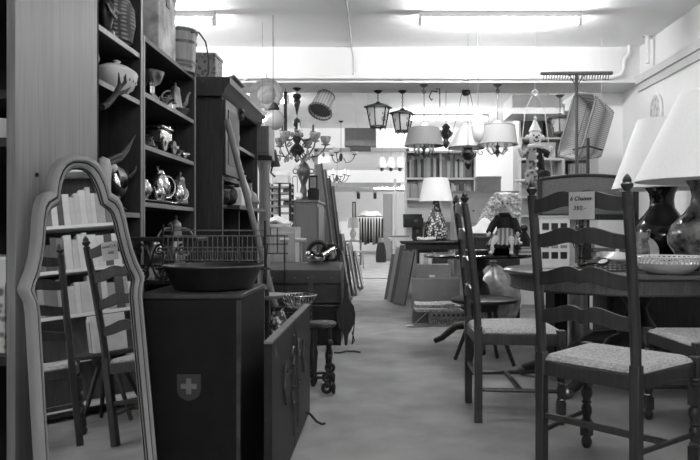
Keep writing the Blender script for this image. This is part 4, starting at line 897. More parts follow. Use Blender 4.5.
# coats on a rail
yr = 30.
t = thing('clothes_rail', 'metal rail of the far room on which dark coats hang', 'clothes rail', (XA(371, yr), yr, 0))
for s in (-1, 1): MB().tube([(s*.75, 0, 0), (s*.75, 0, 1.62)], .02, 8).put('upright', IRON2, t)
MB().tube([(-.75, 0, 1.6), (.75, 0, 1.6)], .018, 8).put('rail', IRON2, t)
for k in range(11):
    v = (.02, .03, .015, .08, .02, .03, .22, .02, .04, .015, .03)[k]
    q = thing('coat', f'{"pale" if v > .2 else "grey" if v > .06 else "dark"} coat on the far clothes rail, {k+1}{("st","nd","rd")[k] if k < 3 else "th"} from the left', 'coat', (XA(371, yr)-.62+.124*k, yr, .0), 0, 'coats on the far rail')
    mb = MB().lathe([(.10, .35+.05*(k % 3)), (.085, .9), (.075, 1.3), (.05, 1.5), (.0, 1.56)], 10, sx=.62, sy=2.6); mb.put('coat_body', grey(v, .9, 'cloth'), q)
    MB().tube([(0, 0, 1.55), (0, 0, 1.565), (0, .0, 1.579)], .006, 5).put('hanger_hook', IRON2, q)
t = thing('long_counter', 'white counter top seen behind the coats at the far end', 'counter', (XA(371, 33), 33., 0)); MB().box(-.8, .9, 0, .6, 0, 1.55).put('counter_body', WHITE, t); MB().box(-.85, .95, -.05, .65, 1.55, 1.62).put('counter_top', WHITE, t)
t = thing('linen_heap', 'heap of pale cloth lying on the far white counter', 'cloth', (XA(370, 33.2), 33.2, 1.66)); MB().grid(lambda u, v: (-.6+1.2*u, -.2+.5*v, .02+.28*sin(pi*u)**.6*sin(pi*v)+.06*sin(9*u)*sin(pi*u)), 16, 10, .02).put('cloth_fold', PAPER, t); MB().box(-.5, .4, -.15, .25, 0, .06).put('lower_fold', GREYM, t)
for k, (px, l) in enumerate(((358.5, 'left'), (375, 'right'))):
    t = thing('wall_lamp', f'dark wall lamp on the far back wall, {l} one of two', 'wall lamp', (XA(px, 35.9), 35.99, ZA(196, 35.9)), 0, 'wall lamps at the far end'); MB().box(-.08, .08, -.06, 0, -.15, .15).put('wall_plate', DARK, t); MB().tube([(0, -.06, 0), (0, -.2, .05), (0, -.22, .2)], .025, 6).put('arm', DARK, t); MB().lathe([(.1, .18), (.15, .38), (.14, .38), (.09, .18)], 12, (0, -.22, 0), caps=False).put('shade', GREYM, t)
simple_box('wardrobe', 'tall grey wardrobe right of the coats beyond the opening', 'wardrobe', XA(383, 22), XA(392.5, 22), 22., 22.6, 0, ZA(194, 22), grey(.16), 'wardrobe_body', ('door', grey(.19)))
t = thing('white_post', 'slim white post right of the grey wardrobe beyond the opening', 'post', (XA(395, 20), 20., 0)); MB().box(-.04, .04, -.04, .04, .08, 2.5).put('shaft', grey(.4), t); MB().box(-.09, .09, -.09, .09, 0, .08).put('base', WHITE, t)
t = thing('coat_stack', 'bundle of dark clothes in front of the grey wardrobe', 'clothes', (XA(381, 21), 21., 0)); t.scale = (.75, .75, .62); MB().lathe([(.2, 0), (.22, .2), (.2, .6), (.15, .9), (.05, 1.1), (.0, 1.12)], 14, sy=.8).put('cloth_body', CLOTHD, t); MB().lathe([(.15, 1.0), (.1, 1.2), (.0, 1.25)], 12).put('cloth_top', CLOTHG, t)
# ------------------------------------------------------------------ white bookcase at the back
yb = 10.0
bx0, bx1 = XA(405, yb), XA(476, yb)
t = thing('bookcase', 'white bookcase full of books behind the drum lampshades', 'bookcase', (bx0, yb, 0))
w = bx1-bx0; zs = [ZA(q, yb) for q in (241, 220, 198, 177.5)]; ht = ZA(151, yb)
for a in (0, w*.5-.0125, w-.03): MB().box(a, a+.03, 0, .3, 0, ht-.03).put('side_panel', WHITE, t)
MB().box(.03, w-.03, .285, .3, 0, ht-.03).put('back_panel', WHITE, t); MB().box(-.01, w+.01, -.01, .31, ht-.03, ht).put('top_board', WHITE, t)
for z in zs: MB().box(.03, w*.5-.0125, .005, .285, z-.03, z).box(w*.5+.0175, w-.03, .005, .285, z-.03, z).put('shelf', WHITE, t)
def book_row(z, x0, x1, y, hmin, hmax, where, cnt, grp):
    x = x0; k = 0
    while True:
        th = rnd.uniform(.022, .055); h = rnd.uniform(hmin, hmax); v = rnd.choice((.08, .15, .3, .45, .6, .7, .12, .35))
        if x+th > x1 or k >= cnt: break
        k += 1
        sfx = 'th' if 10 <= k % 100 <= 20 else {1: 'st', 2: 'nd', 3: 'rd'}.get(k % 10, 'th')
        b = MB().box(0, th-.002, 0, .17, 0, h).put('book', grey(v, .6, 'binding'), bev=.003)
        b.location = (x, y, z+.0005)
        tag(b, f'{"pale" if v > .4 else "grey" if v > .2 else "dark"} book, {k}{sfx} from the left {where}', 'book', grp)
        x += th
book_row(zs[3], bx0+.035, bx0+w*.5-.014, yb+.02, .22, .32, 'on the white bookcase\'s top row, left half', 18, 'books on the white bookcase')
book_row(zs[3], bx0+w*.5+.019, bx1-.035, yb+.02, .22, .33, 'on the white bookcase\'s top row, right half', 18, 'books on the white bookcase')
book_row(zs[2], bx0+.035, bx0+.30, yb+.02, .2, .24, 'on the white bookcase\'s second row, left half', 9, 'books on the white bookcase')
book_row(zs[2], bx0+w*.5+.08, bx1-.1, yb+.02, .18, .24, 'on the white bookcase\'s second row, right half', 8, 'books on the white bookcase')
# lamp table with its table lamp and cases
zt = .878; tx, ty = XA(440, 7.95), 7.95
t = thing('pedestal_table', 'dark table on thick tapered leg carrying the white shaded table lamp', 'table', (tx, ty, 0))
MB().box(XA(401, 7.6)-tx, 1.0-tx, -.33, .33, zt-.035, zt).put('table_top', DARK, t, bev=.012); MB().box(XA(406, 7.6)-tx, .95-tx, -.28, .28, zt-.10, zt-.035).put('apron', DARK, t)
MB().taper((.06, .06), (.09, .09), .12, zt-.10).put('pedestal', MID, t, bev=.012); MB().box(-.25, .25, -.06, .06, 0, .06).box(-.06, .06, -.25, .25, 0, .0601).taper((.1, .1), (.06, .06), .06, .12).put('foot', DARK, t)
yl2 = 7.85
t = thing('table_lamp', 'table lamp with white shade and mottled bottle shaped base', 'table lamp', (XA(436, yl2), yl2, zt+.0005)); t.scale = (1.2, 1.2, 1.2)
MB().lathe([(.0, 0), (.085, 0), (.115, .02), (.12, .06), (.10, .16), (.065, .25), (.042, .32), (.035, .36), (.0, .37)], 26).put('lamp_base', FLORAL2, t)
MB().lathe([(.03, .36), (.03, .40), (.012, .42), (.012, .46)], 14).put('lamp_socket', BRONZE, t)
MB().lathe([(.163, .375), (.118, .60), (.114, .60), (.159, .375)], 40, caps=False).put('lamp_shade', SHADE, t)
MB().tube([(.115, 0, .57), (0, 0, .56), (-.115, 0, .57)], .003, 5).tube([(0, 0, .44), (0, 0, .57)], .004, 5).put('shade_carrier', BRASS, t)
t = thing('suitcase', 'black case, lower of two stacked left of the white shaded table lamp', 'case', (XA(412.5, 7.8), 7.75, zt+.0005)); MB().box(0, .115, 0, .25, 0, .15).put('case_body', BLACKM, t, bev=.006); MB().box(.04, .07, -.008, 0, .09, .12).put('clasp', IRON2, t)
t = thing('suitcase', 'wider black case with open lid, upper of two left of the table lamp', 'case', (XA(403.5, 7.8), 7.72, zt+.1515)); MB().box(0, .225, 0, .28, 0, .11).put('case_body', BLACKM, t, bev=.006); MB().at((0, .27, .11), (R(-18), 0, 0)).box(0, .225, 0, .015, 0, .05).put('lid', BLACKM, t); MB().box(.12, .16, -.008, 0, .06, .09).put('clasp', IRON2, t)
t = thing('necklace_heap', 'heap of pale beads in front of the mottled lamp base', 'beads', (XA(424, 7.7), 7.68, zt+.001))
mb = MB()
for k in range(46): mb.ball((rnd.uniform(-.08, .12), rnd.uniform(-.03, .03), .014+.02*rnd.random()*(k > 20)), .014, 8)
o = mb.put('bead_strand', CERAM, t); o['kind'] = 'stuff'
t = thing('magazine_stack', 'pile of white magazines overhanging the dark lamp table\'s left end', 'magazines', (.085, 7.68, zt+.0005))
MB().box(0, .25, 0, .25, 0, .02).put('magazine', PAPER, t); MB().at((-.01, 0, .021), (0, 0, .06)).box(0, .24, 0, .25, 0, .02).put('magazine', PAPER, t); MB().at((-.01, .01, .042), (0, 0, -.05)).box(0, .22, 0, .25, 0, .014).put('magazine', CARD, t)
simple_box('black_cabinet', 'low black cabinet behind the cardboard boxes under the lamp table', 'cabinet', XA(418, 8.8), XA(440, 8.8), 8.8, 9.2, 0, ZA(246, 8.8), BLACKM, 'cabinet_body', ('door', BLACKM))
# cardboard boxes, newspapers, crate
t = thing('cardboard_box', 'large plain cardboard box on the floor in front of the lamp table', 'box', (XA(412, 7.3), 7.3, 0)); bw = XA(460, 7.3)-XA(412, 7.3); bh = ZA(279, 7.3)
MB().box(0, bw, 0, .3, 0, bh).put('box_body', CARD, t, bev=.004); MB().box(0, bw, .002, .15, bh, bh+.006).put('flap', CARD, t); MB().box(0, bw, .152, .298, bh, bh+.006).put('flap', CARD, t)
t = thing('cardboard_box', 'smaller cardboard box stacked at the back of the large cardboard box', 'box', (XA(417, 7.4), 7.40, bh+.0065)); bw2 = XA(449.5, 7.4)-XA(417, 7.4)
MB().box(0, bw2, 0, .19, 0, .14).put('box_body', CARD, t, bev=.004); MB().box(bw2*.38, bw2*.55, -.003, 0, .005, .03).put('address_label', PAPER, t)
MB().box(0, bw2, .0, .19, .14, .145).put('flap', CARD2, t)
for k, px in enumerate((420, 424, 428)):
    v = (.5, .35, .6)[k]
    b = MB().box(0, .04, 0, .13, 0, .12).put('book', grey(v, .6, 'binding'), bev=.003); b.location = (XA(px, 7.45), 7.43, bh+.0065+.1455)
    tag(b, f'small {"grey" if v < .4 else "pale"} book standing on the smaller cardboard box, {("left", "middle", "right")[k]} of three', 'book', 'books on the cardboard box')
yc2 = 7.02
cr = thing('drinks_crate', 'old pale wooden drinks crate with faded lettering under the newspapers', 'crate', (XA(430, yc2), yc2, 0)); cw = XA(465, yc2)-XA(430, yc2); chh = ZA(312, yc2)
CRM = mat('crate_wood', .33, .7, pat='wood', scale=5, amt=.5, stretch=(1, 1, 14))
MB().box(0, cw, 0, .015, 0, chh).put('front_panel', CRM, cr, bev=.003); MB().box(0, cw, .27, .285, 0, chh).put('rear_panel', CRM, cr); MB().box(0, .015, .015, .27, 0, chh).put('side_panel', CRM, cr); MB().box(cw-.015, cw, .015, .27, 0, chh).put('side_panel', CRM, cr); MB().box(.015, cw-.015, .015, .27, 0, .012).put('base', CRM, cr)
for k in range(8): MB().box(.03+.05*k, .055+.05*k, -.002, .001, chh*.72, chh*.84).put('slot', INK, cr, label='dark slot') if .055+.05*k < cw else None
text_mesh('SINALCO', .082, 'lettering', mat('faded_ink', .12, .8, pat='noise', scale=50, amt=.5), cr, (cw*.5, -.002, chh*.34), (pi/2, 0, 0))
for k in range(4):
    t = thing('newspaper', f'folded newspaper on the drinks crate, {("lowest", "second", "third", "topmost")[k]} of the pile', 'newspaper', (XA(430 + (-15, -17, -12, -16)[k]*(.95), yc2-.02), yc2-.03+.004*k, chh+.002+.022*k), (.02, -.03, .03, -.02)[k], 'newspapers on the crate')
    MB().grid(lambda u, v: ((.50-.03*k)*u, .27*v, .008+.005*sin(5*u+k)+.004*sin(7*v)), 14, 6, .014).put('folded_sheets', NEWS, t)
    MB().grid(lambda u, v: (.01+.3*u, -.002-.004*sin(pi*v), .002+.014*v), 6, 3, .002).put('front_fold', PAPER if k % 2 else NEWS, t)
t = thing('paper_sheet', 'curled paper hanging off the crate\'s left end to the floor', 'paper', (XA(416, 6.95), 6.98, 0)); MB().grid(lambda u, v: (.11*u*u+.02+.02*v-.06*(1-u), .12*v, .012+.15*u**1.5), 10, 4, .004).put('curled_sheet', NEWS, t); MB().grid(lambda u, v: (-.1+.08*u, .12*v, .008+.005*sin(3*u)), 4, 3, .004).put('floor_fold', PAPER, t)
# boards leaning on the right of the aisle
for k, (px, y, w_, h, v, d, tilt, yw) in enumerate(((397, 9.45, .26, .72, .16, 'front, nearest', 13, -56), (394, 9.65, .28, .80, .07, 'second, dark', 12, -58), (391, 9.85, .26, .76, .30, 'third and palest', 11, -60), (388, 10.05, .26, .66, .12, 'rearmost', 11, -62))):
    t = thing('wooden_board', f'flat panel leaning on the right of the aisle by the white bookcase, {d}', 'board', (XA(px, y)-.06, y-.25, .004), 0, 'panels leaning on the right of the aisle')
    t.rotation_euler = Euler((R(-tilt), 0, R(yw)), 'XYZ')
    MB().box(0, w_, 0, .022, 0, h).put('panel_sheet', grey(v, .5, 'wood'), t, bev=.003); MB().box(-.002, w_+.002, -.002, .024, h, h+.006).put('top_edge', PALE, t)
# ------------------------------------------------------------------ pedestal table with the doll
zt = .80; tc = (.80, 5.78)
t = thing('pedestal_table', 'round dark pedestal table on which the curly haired doll sits', 'table', (tc[0], tc[1], 0))
MB().lathe([(.0, zt-.035), (.42, zt-.035), (.45, zt-.028), (.458, zt-.015), (.45, zt-.003), (.43, zt), (0, zt)], 48).put('table_top', BLACK, t)
MB().lathe([(.10, .16), (.12, .2), (.06, .26), (.05, .32), (.09, .38), (.115, .46), (.09, .54), (.045, .58), (.06, .62), (.05, .66), (.09, .7), (.12, zt-.036)], 22).put('pedestal', DARK, t)
for k in range(3):
    a = 2*pi*k/3+.5; MB().tube([(.08*cos(a), .08*sin(a), .19), (.2*cos(a), .2*sin(a), .17), (.33*cos(a), .33*sin(a), .06), (.4*cos(a), .4*sin(a), .026)], [.04, .035, .028, .024], 10).put('foot', DARK, t)
t = thing('toy_keyboard', 'small black keyboard with white keys on the doll\'s table', 'keyboard', (XA(458, 5.5), 5.5, zt+.0005), .1); MB().box(0, .25, 0, .14, 0, .035).put('keyboard_body', BLACK, t, bev=.004); 
for k in range(12): MB().box(.01+.0195*k, .0275+.0195*k, -.004, .06, .035, .04).put('key', CERAM, t)
t = thing('dark_box', 'dark box under the doll\'s skirt on the round table', 'box', (XA(496, 5.6), 5.56, zt+.0005)); MB().box(-.06, .13, 0, .12, 0, .09).put('box_body', CLOTHD, t, bev=.006); MB().box(-.063, .133, -.003, .123, .09, .1).put('lid', CLOTHD, t)
# doll ---------------------------------------------------------------------------------------
def skin_body(name, pts, edges, m, parent, root=0, sub=2):
    me = bpy.data.meshes.new(name); me.from_pydata([p[0] for p in pts], edges, []); me.update()
    o = bpy.data.objects.new(name, me); COL.objects.link(o)
    md = o.modifiers.new('skin', 'SKIN'); md.use_smooth_shade = True
    sv = me.skin_vertices[0].data
    for i, p in enumerate(pts): sv[i].radius = (p[1], p[2] if len(p) > 2 else p[1])
    sv[root].use_root = True
    s = o.modifiers.new('sub', 'SUBSURF'); s.levels = sub; s.render_levels = sub
    bpy.context.view_layer.update()
    m2 = bpy.data.meshes.new_from_object(o.evaluated_get(bpy.context.evaluated_depsgraph_get()))
    bpy.data.objects.remove(o); m2.materials.clear(); m2.materials.append(m); m2.shade_smooth()
    o = bpy.data.objects.new(name, m2); COL.objects.link(o); o.parent = parent
    return o
doll = thing('porcelain_doll', 'curly blond doll in black jacket and striped skirt sitting on the round table', 'doll', (XA(505, 5.46), 5.46, zt+.0005), R(-12))
P = [((0, .10, .15), .045), ((0, .09, .22), .05, .038), ((0, .08, .29), .052, .036), ((0, .08, .325), .022), ((0, .07, .35), .022),
     ((.06, .08, .295), .022), ((.085, .05, .23), .018), ((.10, .0, .17), .014), ((.105, -.03, .155), .012),
     ((-.06, .08, .295), .022), ((-.10, .05, .23), .018), ((-.125, .0, .17), .014), ((-.14, -.03, .15), .012),
     ((.04, .06, .14), .034), ((.05, -.04, .12), .028), ((.05, -.06, .06), .02), ((.05, -.06, .022), .016), ((.052, -.10, .014), .012),
     ((-.05, .06, .14), .034), ((-.08, -.04, .12), .028), ((-.095, -.06, .06), .02), ((-.10, -.065, .022), .016), ((-.12, -.10, .014), .012)]
E_ = [(0, 1), (1, 2), (2, 3), (3, 4), (2, 5), (5, 6), (6, 7), (7, 8), (2, 9), (9, 10), (10, 11), (11, 12), (0, 13), (13, 14), (14, 15), (15, 16), (16, 17), (0, 18), (18, 19), (19, 20), (20, 21), (21, 22)]
bd = skin_body('body', P, E_, SKIN, doll)
hd = MB().lathe([(.0005, -.062), (.022, -.055), (.038, -.035), (.046, -.005), (.047, .02), (.04, .045), (.022, .06), (.0005, .065)], 22, (0, .065, .405)).put('head', SKIN, doll)
MB().ball((0, .018, .40), .008, 10).put('nose', SKIN, hd); 
for s in (-1, 1):
    MB().ball((s*.018, .024, .415), .0085, 12, 1, .6, 1).put('eye', INK, hd); MB().ball((s*.047, .065, .405), .009, 8, .5, 1, 1.3).put('ear', SKIN, hd)
    MB().tube(arc((s*.018, .0215, .425), .01, .3, pi-.3, 6), .0015, 5).put('eyebrow', HORN, hd)
MB().ball((0, .023, .383), .008, 10, 1.2, .5, .5).put('mouth', mat('doll_lips', .16, .5, pat='noise', scale=20, amt=.1), hd)
hm = MB(); rr = random.Random(3)
hm.lathe([(.05, -.09), (.09, -.06), (.105, -.01), (.1, .04), (.08, .08), (.045, .1), (.0005, .105)], 24, (0, .108, .405), 1., .72)
for k in range(85):
    a = rr.uniform(-.35*pi, 1.35*pi); e = rr.uniform(-.9, 1.25); q = rr.uniform(.065, .125)
    c = (q*cos(a)*cos(e*.8)*1.05, .085+q*sin(a)*cos(e*.8)*.75, .405+.095*sin(e)-.01)
    if c[1] < .055 and abs(c[0]) < .045 and c[2] < .452: continue
    hm.at(c, (rr.uniform(0, 3), rr.uniform(0, 3), 0)).ring((0, 0, 0), .018, .0125, 9, 6)
hm.M = Matrix(); hm.put('hair', HAIR, doll)
MB().lathe([(.062, .19), (.07, .22), (.066, .28), (.05, .315), (.03, .335), (.026, .335), (.05, .2)], 20, (0, .085, 0), sy=.8).put('jacket', CLOTHD, doll)
for s, pth in ((1, [(.05, .08, .30), (.087, .05, .235), (.102, .005, .18)]), (-1, [(-.05, .08, .30), (-.102, .05, .235), (-.126, .005, .18)])):
    MB().tube(pth, [.032, .03, .027], 12).put('sleeve', CLOTHD, doll)
MB().ring((0, .05, .325), .03, .014, 16, 8, 'z', 1.2, .6).put('collar', CLOTHD, doll)
STR = mat('striped_skirt', .42, .9, pat='wave', scale=9, v2=.12)
MB().grid(lambda u, v: ((.055+.075*v+.008*sin(14*2*pi*u)*v)*cos(2*pi*u)*1.0-.015*v, .075-.03*v+(.045+.085*v+.008*sin(14*2*pi*u)*v)*sin(2*pi*u), .215-.135*v), 84, 8, .003, True).put('skirt', STR, doll)
MB().grid(lambda u, v: ((.132+.006*sin(20*2*pi*u))*cos(2*pi*u)-.015, .045+(.132+.006*sin(20*2*pi*u))*sin(2*pi*u), .085-.03*v), 84, 2, .003, True).put('hem_frill', CLOTHD, doll)
for x in (.051, -.108): MB().ball((x, -.08, .018), .02, 12, .9, 1.7, .85).put('shoe', CERAM, doll)
# little things right of the doll
t = thing('dark_figurine', 'small dark seated figurine right of the doll', 'figurine', (XA(525, 5.62), 5.66, zt+.0005)); MB().lathe([(.05, 0), (.06, .02), (.05, .08), (.055, .12), (.03, .17), (.02, .185)], 16).put('figurine_body', CLOTHD, t); MB().ball((0, 0, .215), .034).put('head', BRONZE, t); MB().tube([(-.04, -.02, .13), (-.06, -.05, .1), (-.03, -.07, .09)], .012, 6).put('arm', SKIN, t)
for k in range(4):
    s_ = MB().box(-.07, .07, -.06, .06, 0, .015).put('saucer_box', PAPER if k % 2 == 0 else GREYM, bev=.003); s_.location = (XA(527, 5.45), 5.5, zt+.0005+.0155*k); s_.rotation_euler = (0, 0, .1*k)
    s_.name = 'booklet'; tag(s_, f'thin booklet right of the doll\'s feet, {("lowest", "second", "third", "topmost")[k]} of the stack', 'booklet', 'booklets beside the doll')
# low round table with splayed legs
t = low_table = thing('low_table', 'low round dark table with splayed legs behind the second ladder-back chair', 'table', (XA(483, 5.1), 5.05, 0))
MB().lathe([(.0, .465), (.235, .465), (.25, .475), (.25, .49), (.238, .497), (0, .497)], 36).put('table_top', DARK, t); MB().lathe([(.0, .40), (.1, .40), (.12, .465), (0, .465)], 20).put('apron_block', DARK, t)
for k in range(4):
    a = pi/4 + k*pi/2 + .2; MB().tube([(.07*cos(a), .07*sin(a), .43), (.24*cos(a), .24*sin(a), .014)], [.018, .014], 8).put('leg', DARK, t)
# crumpled plastic bundle
t = thing('plastic_bundle', 'crumpled translucent plastic wrapped bundle behind the low round table', 'bundle', (XA(494, 6.4), 6.45, 0)); rq = random.Random(9)
ph = [rq.uniform(0, 6) for _ in range(6)]
MB().grid(lambda u, v: ((.02+.22*sin(pi*min(v*1.05, 1))**.7*(1+.1*sin(9*2*pi*u+ph[0])))*cos(2*pi*u), (.02+.2*sin(pi*min(v*1.05, 1))**.7*(1+.12*sin(7*2*pi*u+ph[1]+4*v)))*sin(2*pi*u), .02+.68*v+.015*sin(12*v+ph[2]+8*u)), 60, 22, .003, True).put('plastic_wrap', PLASTIC, t); MB().lathe([(.05, .70), (.02, .72), (.05, .78)], 10).put('tied_end', PLASTIC, t)
# crates and boxes behind the doll
zc = ZA(191, 8.45)
t = thing('dresser', 'pale wooden chest of drawers behind the doll\'s head', 'chest of drawers', (XA(454, 8.45), 8.45, 0)); ww = XA(518, 8.45)-XA(454, 8.45)
MB().box(0, ww, 0, .4, .05, zc-.02).put('dresser_body', grey(.36), t, bev=.004); MB().box(-.01, ww+.01, -.02, .4, zc-.02, zc).put('top_board', PALE, t)
MB().box(.02, ww-.02, .02, .38, 0, .05).put('plinth', MID, t)
for k in range(4):
    dr = MB().box(.03, ww-.03, -.015, 0, .1+.33*k, .40+.33*k).put('drawer', grey(.42), t, bev=.004)
    for x in (ww*.3, ww*.7): MB().ball((x, -.025, .25+.33*k), .014, 10).put('knob', BRASS, dr)
t = thing('cardboard_box', 'pale cardboard box with lid on the chest of drawers behind the doll', 'box', (XA(478, 8.45), 8.48, zc+.0005)); MB().box(0, .29, 0, .25, 0, .16).put('box_body', CARD2, t, bev=.004); MB().box(-.006, .296, -.006, .256, .15, .185).put('lid', CARD2, t, bev=.003)
t = thing('white_heap', 'heap of pale cloth and wrapping left of the doll', 'cloth', (XA(482, 6.9), 6.98, .931)); MB().grid(lambda u, v: (-.14+.4*u, -.15+.3*v, .034+.13*sin(pi*u)*sin(pi*v)+.03*sin(11*u)*sin(9*v)), 18, 14, .012).put('cloth_fold', PAPER, t); MB().box(-.12, .24, -.14, .14, 0, .03).put('lower_fold', CLOTHG, t)
t = thing('printed_cone', 'patterned folded cloth standing up behind the pale heap', 'cloth', (XA(486, 7.35), 7.35, .931)); MB().taper((.16, .05), (.05, .03), 0, .37, (.06, 0)).put('cloth_fold', PRINT, t, bev=.01); MB().box(-.16, .16, -.06, .06, -.0, .02).put('hem', NEWS, t)
simple_box('sideboard', 'dark sideboard carrying the pale cloth heap behind the doll', 'sideboard', XA(473, 6.8), XA(520, 6.8), 6.8, 7.55, 0, .9295, DARK2, 'sideboard_body', ('door', DARK2))
# ------------------------------------------------------------------ white shelving and things beyond the beam on the right
ys = 8.75
t = thing('shelving_unit', 'white open shelving crammed with boxes and baskets left of the pier', 'shelving', (XA(519, ys), ys, 0)); sw = XA(606, ys)-XA(519, ys)
zz = [ZA(q, ys) for q in (215, 196, 179, 158, 137, 116)]
for a in (0, sw*.5, sw-.03): MB().box(a, a+.03, 0, .4, 0, 2.62).put('upright', WHITE, t)
for z in zz: MB().box(.03, sw*.5, .004, .396, z-.025, z).box(sw*.5+.03, sw-.03, .004, .396, z-.025, z).put('shelf', WHITE, t)
MB().box(.03, sw-.03, .38, .396, 0, 2.6).put('back_panel', WHITE, t)
t = thing('white_canopy', 'white box canopy under the ceiling above the clown swing', 'canopy', (XA(514, 8.0), 8.1, ZA(113, 8.1))); MB().box(0, .6, 0, .6, 0, .22).put('canopy_body', WHITE, t, bev=.004); MB().box(-.01, .61, -.01, .0, -.01, .06).put('front_lip', WHITE, t); MB().tube([(.1, .3, .22), (.1, .3, HC-ZA(113, 8.1))], .01, 6).tube([(.5, .3, .22), (.5, .3, HC-ZA(113, 8.1))], .01, 6).put('hanger_rod', WHITE, t)
def onshelf(px, row): return XA(px, ys+.03), ys+.03, zz[row]+.0005
items = [(523, 4, .26, .2, .22, CARD, 'brown carton', 'on the second highest shelf, left bay'), (546, 4, .16, .2, .18, GREYM, 'grey box', 'on the second highest shelf beside the brown carton'),
         (523, 3, .2, .2, .15, CARD2, 'pale carton', 'on the middle shelf behind the clown'), (540, 3, .2, .2, .2, PAPER, 'white box', 'on the middle shelf right of the clown'),
         (522, 2, .3, .2, .2, CARD, 'flat brown box', 'on the shelf beside the clown\'s legs'), (573, 5, .34, .2, .1, CARD2, 'pale flat box', 'on the top shelf of the right bay'),
         (592, 3, .12, .2, .16, GREYM, 'grey box', 'on the middle shelf near the pier'), (574, 3, .2, .2, .12, CARD, 'brown box', 'in the right bay on the middle shelf'), (595.5, 4, .08, .2, .2, CARD2, 'pale box', 'in the right bay high beside the pier')]
for px, row, w_, d_, h_, m_, nm, where in items:
    x, y, z = onshelf(px, row); q = thing('storage_box', f'{nm} {where} of the white shelving' if 'of' not in where else f'{nm} {where}, white shelving', 'box', (x, y, z))
    MB().box(0, w_, 0, d_, 0, h_).put('box_body', m_, q, bev=.003); MB().box(-.003, w_+.003, -.003, d_+.003, h_*.8, h_+.004).put('lid', m_, q)
x, y, z = onshelf(571, 2)
t = thing('wire_cage', 'pale wicker cage basket on the lower right bay of the white shelving', 'basket', (x+.2, y+.13, z))
MB().lathe([(.0, 0), (.17, 0), (.2, .02), (.21, .2), (.2, .22), (.195, .2), (.16, .015), (.0, .012)], 28, sy=.6).put('basket_body', WICK, t); MB().ring((0, 0, .215), .2, .012, 28, 6, 'z', 1, .6).put('rim', WICKD, t)
for k in range(4):
    x, y, z = onshelf(578+4.5*k, 4)
    b = MB().box(0, .04, 0, .2, 0, .22-.01*k).put('binder', grey((.08, .7, .05, .6)[k], .6, 'binding'), bev=.003); b.location = (x, y, z); tag(b, f'{("black", "white", "dark", "pale")[k]} upright binder near the hanging hamper\'s top, {("first", "second", "third", "fourth")[k]} from left', 'binder', 'binders on the white shelving')
# hanging pannier basket
t = thing('wicker_hamper', 'big pale wicker pannier hung tilted beside the rake', 'basket', (XA(581, 7.2), 7.2, ZA(150, 7.2)))
def pann(u, v):        # open side faces left and towards the viewer
    a = 2*pi*u; rx_, rz_ = .13+.05*v, .25+.09*v
    x, z = rx_*max(-1, min(1, 1.3*cos(a))), rz_*max(-1, min(1, 1.3*sin(a)))
    return (x*.9 + .02, -.34*v+.17, z+.22)
MB().grid(pann, 40, 12, .014, True).put('basket_wall', WICK, t)
MB().box(-.10, .13, .165, .18, -.02, .46).put('basket_bottom', WICK, t)
MB().tube([Vector(pann(i/40, 1)) for i in range(40)], .014, 8, True).put('rim', WICKD, t)
MB().tube([Vector(pann(i/40, .45))*1.0 for i in range(40)], .010, 6, True).put('wicker_band', WICKD, t)
t.rotation_euler = (R(-8), R(14), R(-62))
up_l = Euler((R(-8), R(14), R(-62))).to_matrix().inverted() @ Vector((0, 0, 1)); p0 = Vector((.02, .1, .47)); MB().tube([p0, p0+up_l*.3, p0 + up_l*(HC-.003-(t.location + Euler((R(-8), R(14), R(-62))).to_matrix() @ p0).z)], .0015, 5).put('hanging_cord', WHITE, t)
lantern('six sided lantern with dim panes hung right of the clown', 560, 95, .23, .25, .20, y=7.6, m=mat('lantern_bronze', .12, .5, metal=.3, pat='noise', scale=20, amt=.3), group=None, z=ZA(95, 7.6))
# support board for that lantern
t = thing('iron_lamp_post', 'thin dark iron stand between rake handle and pier', 'stand', (XA(588, 6.6), 6.6, 0)); MB().tube([(0, 0, .02), (0, 0, ZA(138, 6.6))], .016, 8).put('post', IRON, t); MB().lathe([(.14, 0), (.14, .015), (.02, .04)], 20).put('base', IRON, t); MB().tube([(-.15, 0, ZA(150, 6.6)), (0, 0, ZA(146, 6.6)), (.14, 0, ZA(150, 6.6))], .008, 6).put('arm', IRON, t)
# rake
rx, ry = XA(576.5, 6.3), 6.3
t = thing('wooden_rake', 'tall wooden hay rake standing head up behind the dark headboard', 'rake', (rx, ry, 0)); zr = ZA(73.5, ry)
MB().tube([(0, 0, .0), (0, 0, zr)], .016, 10).put('handle', MID, t); MB().box(-.335, .335, -.02, .02, zr-.012, zr+.018).put('rake_head', MATS['pole_wood'], t, bev=.006)
for k in range(25): MB().tube([(-.3+.025*k, 0, zr-.012), (-.308+.025*k, -.0, zr-.062)], [.006, .003], 5).put('tine', MATS['pole_wood'], t)
for s in (-1, 1): MB().tube([(0, 0, zr-.12), (s*.07, 0, zr-.01)], .005, 6).put('brace', IRON2, t)
# clown on a swing
yq = 6.1; cxw = XA(535, yq); zring = ZA(93, yq); zseat = ZA(181, yq)
sw_ = thing('toy_swing', 'wire trapeze swing hung from the ceiling holding the clown puppet', 'swing', (cxw, yq, zring))
MB().ring((0, 0, 0), .025, .006, 18, 6, 'y').tube([(0, 0, .025), (0, 0, HC-zring)], .0025, 5).put('hanging_ring', WHITE, sw_)
ws = .16
for s in (-1, 1): MB().tube([(s*.02, 0, -.02), (s*.085, 0, -.14), (s*ws, 0, zseat-zring)], .004, 6).put('swing_rope', WHITE, sw_)
MB().tube([(-.085, 0, -.14), (.085, 0, -.14)], .004, 6).put('cross_wire', WHITE, sw_); MB().tube([(-ws-.02, 0, zseat-zring), (ws+.02, 0, zseat-zring)], .012, 8).put('swing_seat', WHITE, sw_)
cl = thing('clown_puppet', 'clown puppet in half dark half patterned suit sitting on the wire swing', 'puppet', (cxw, yq, zseat+.013))
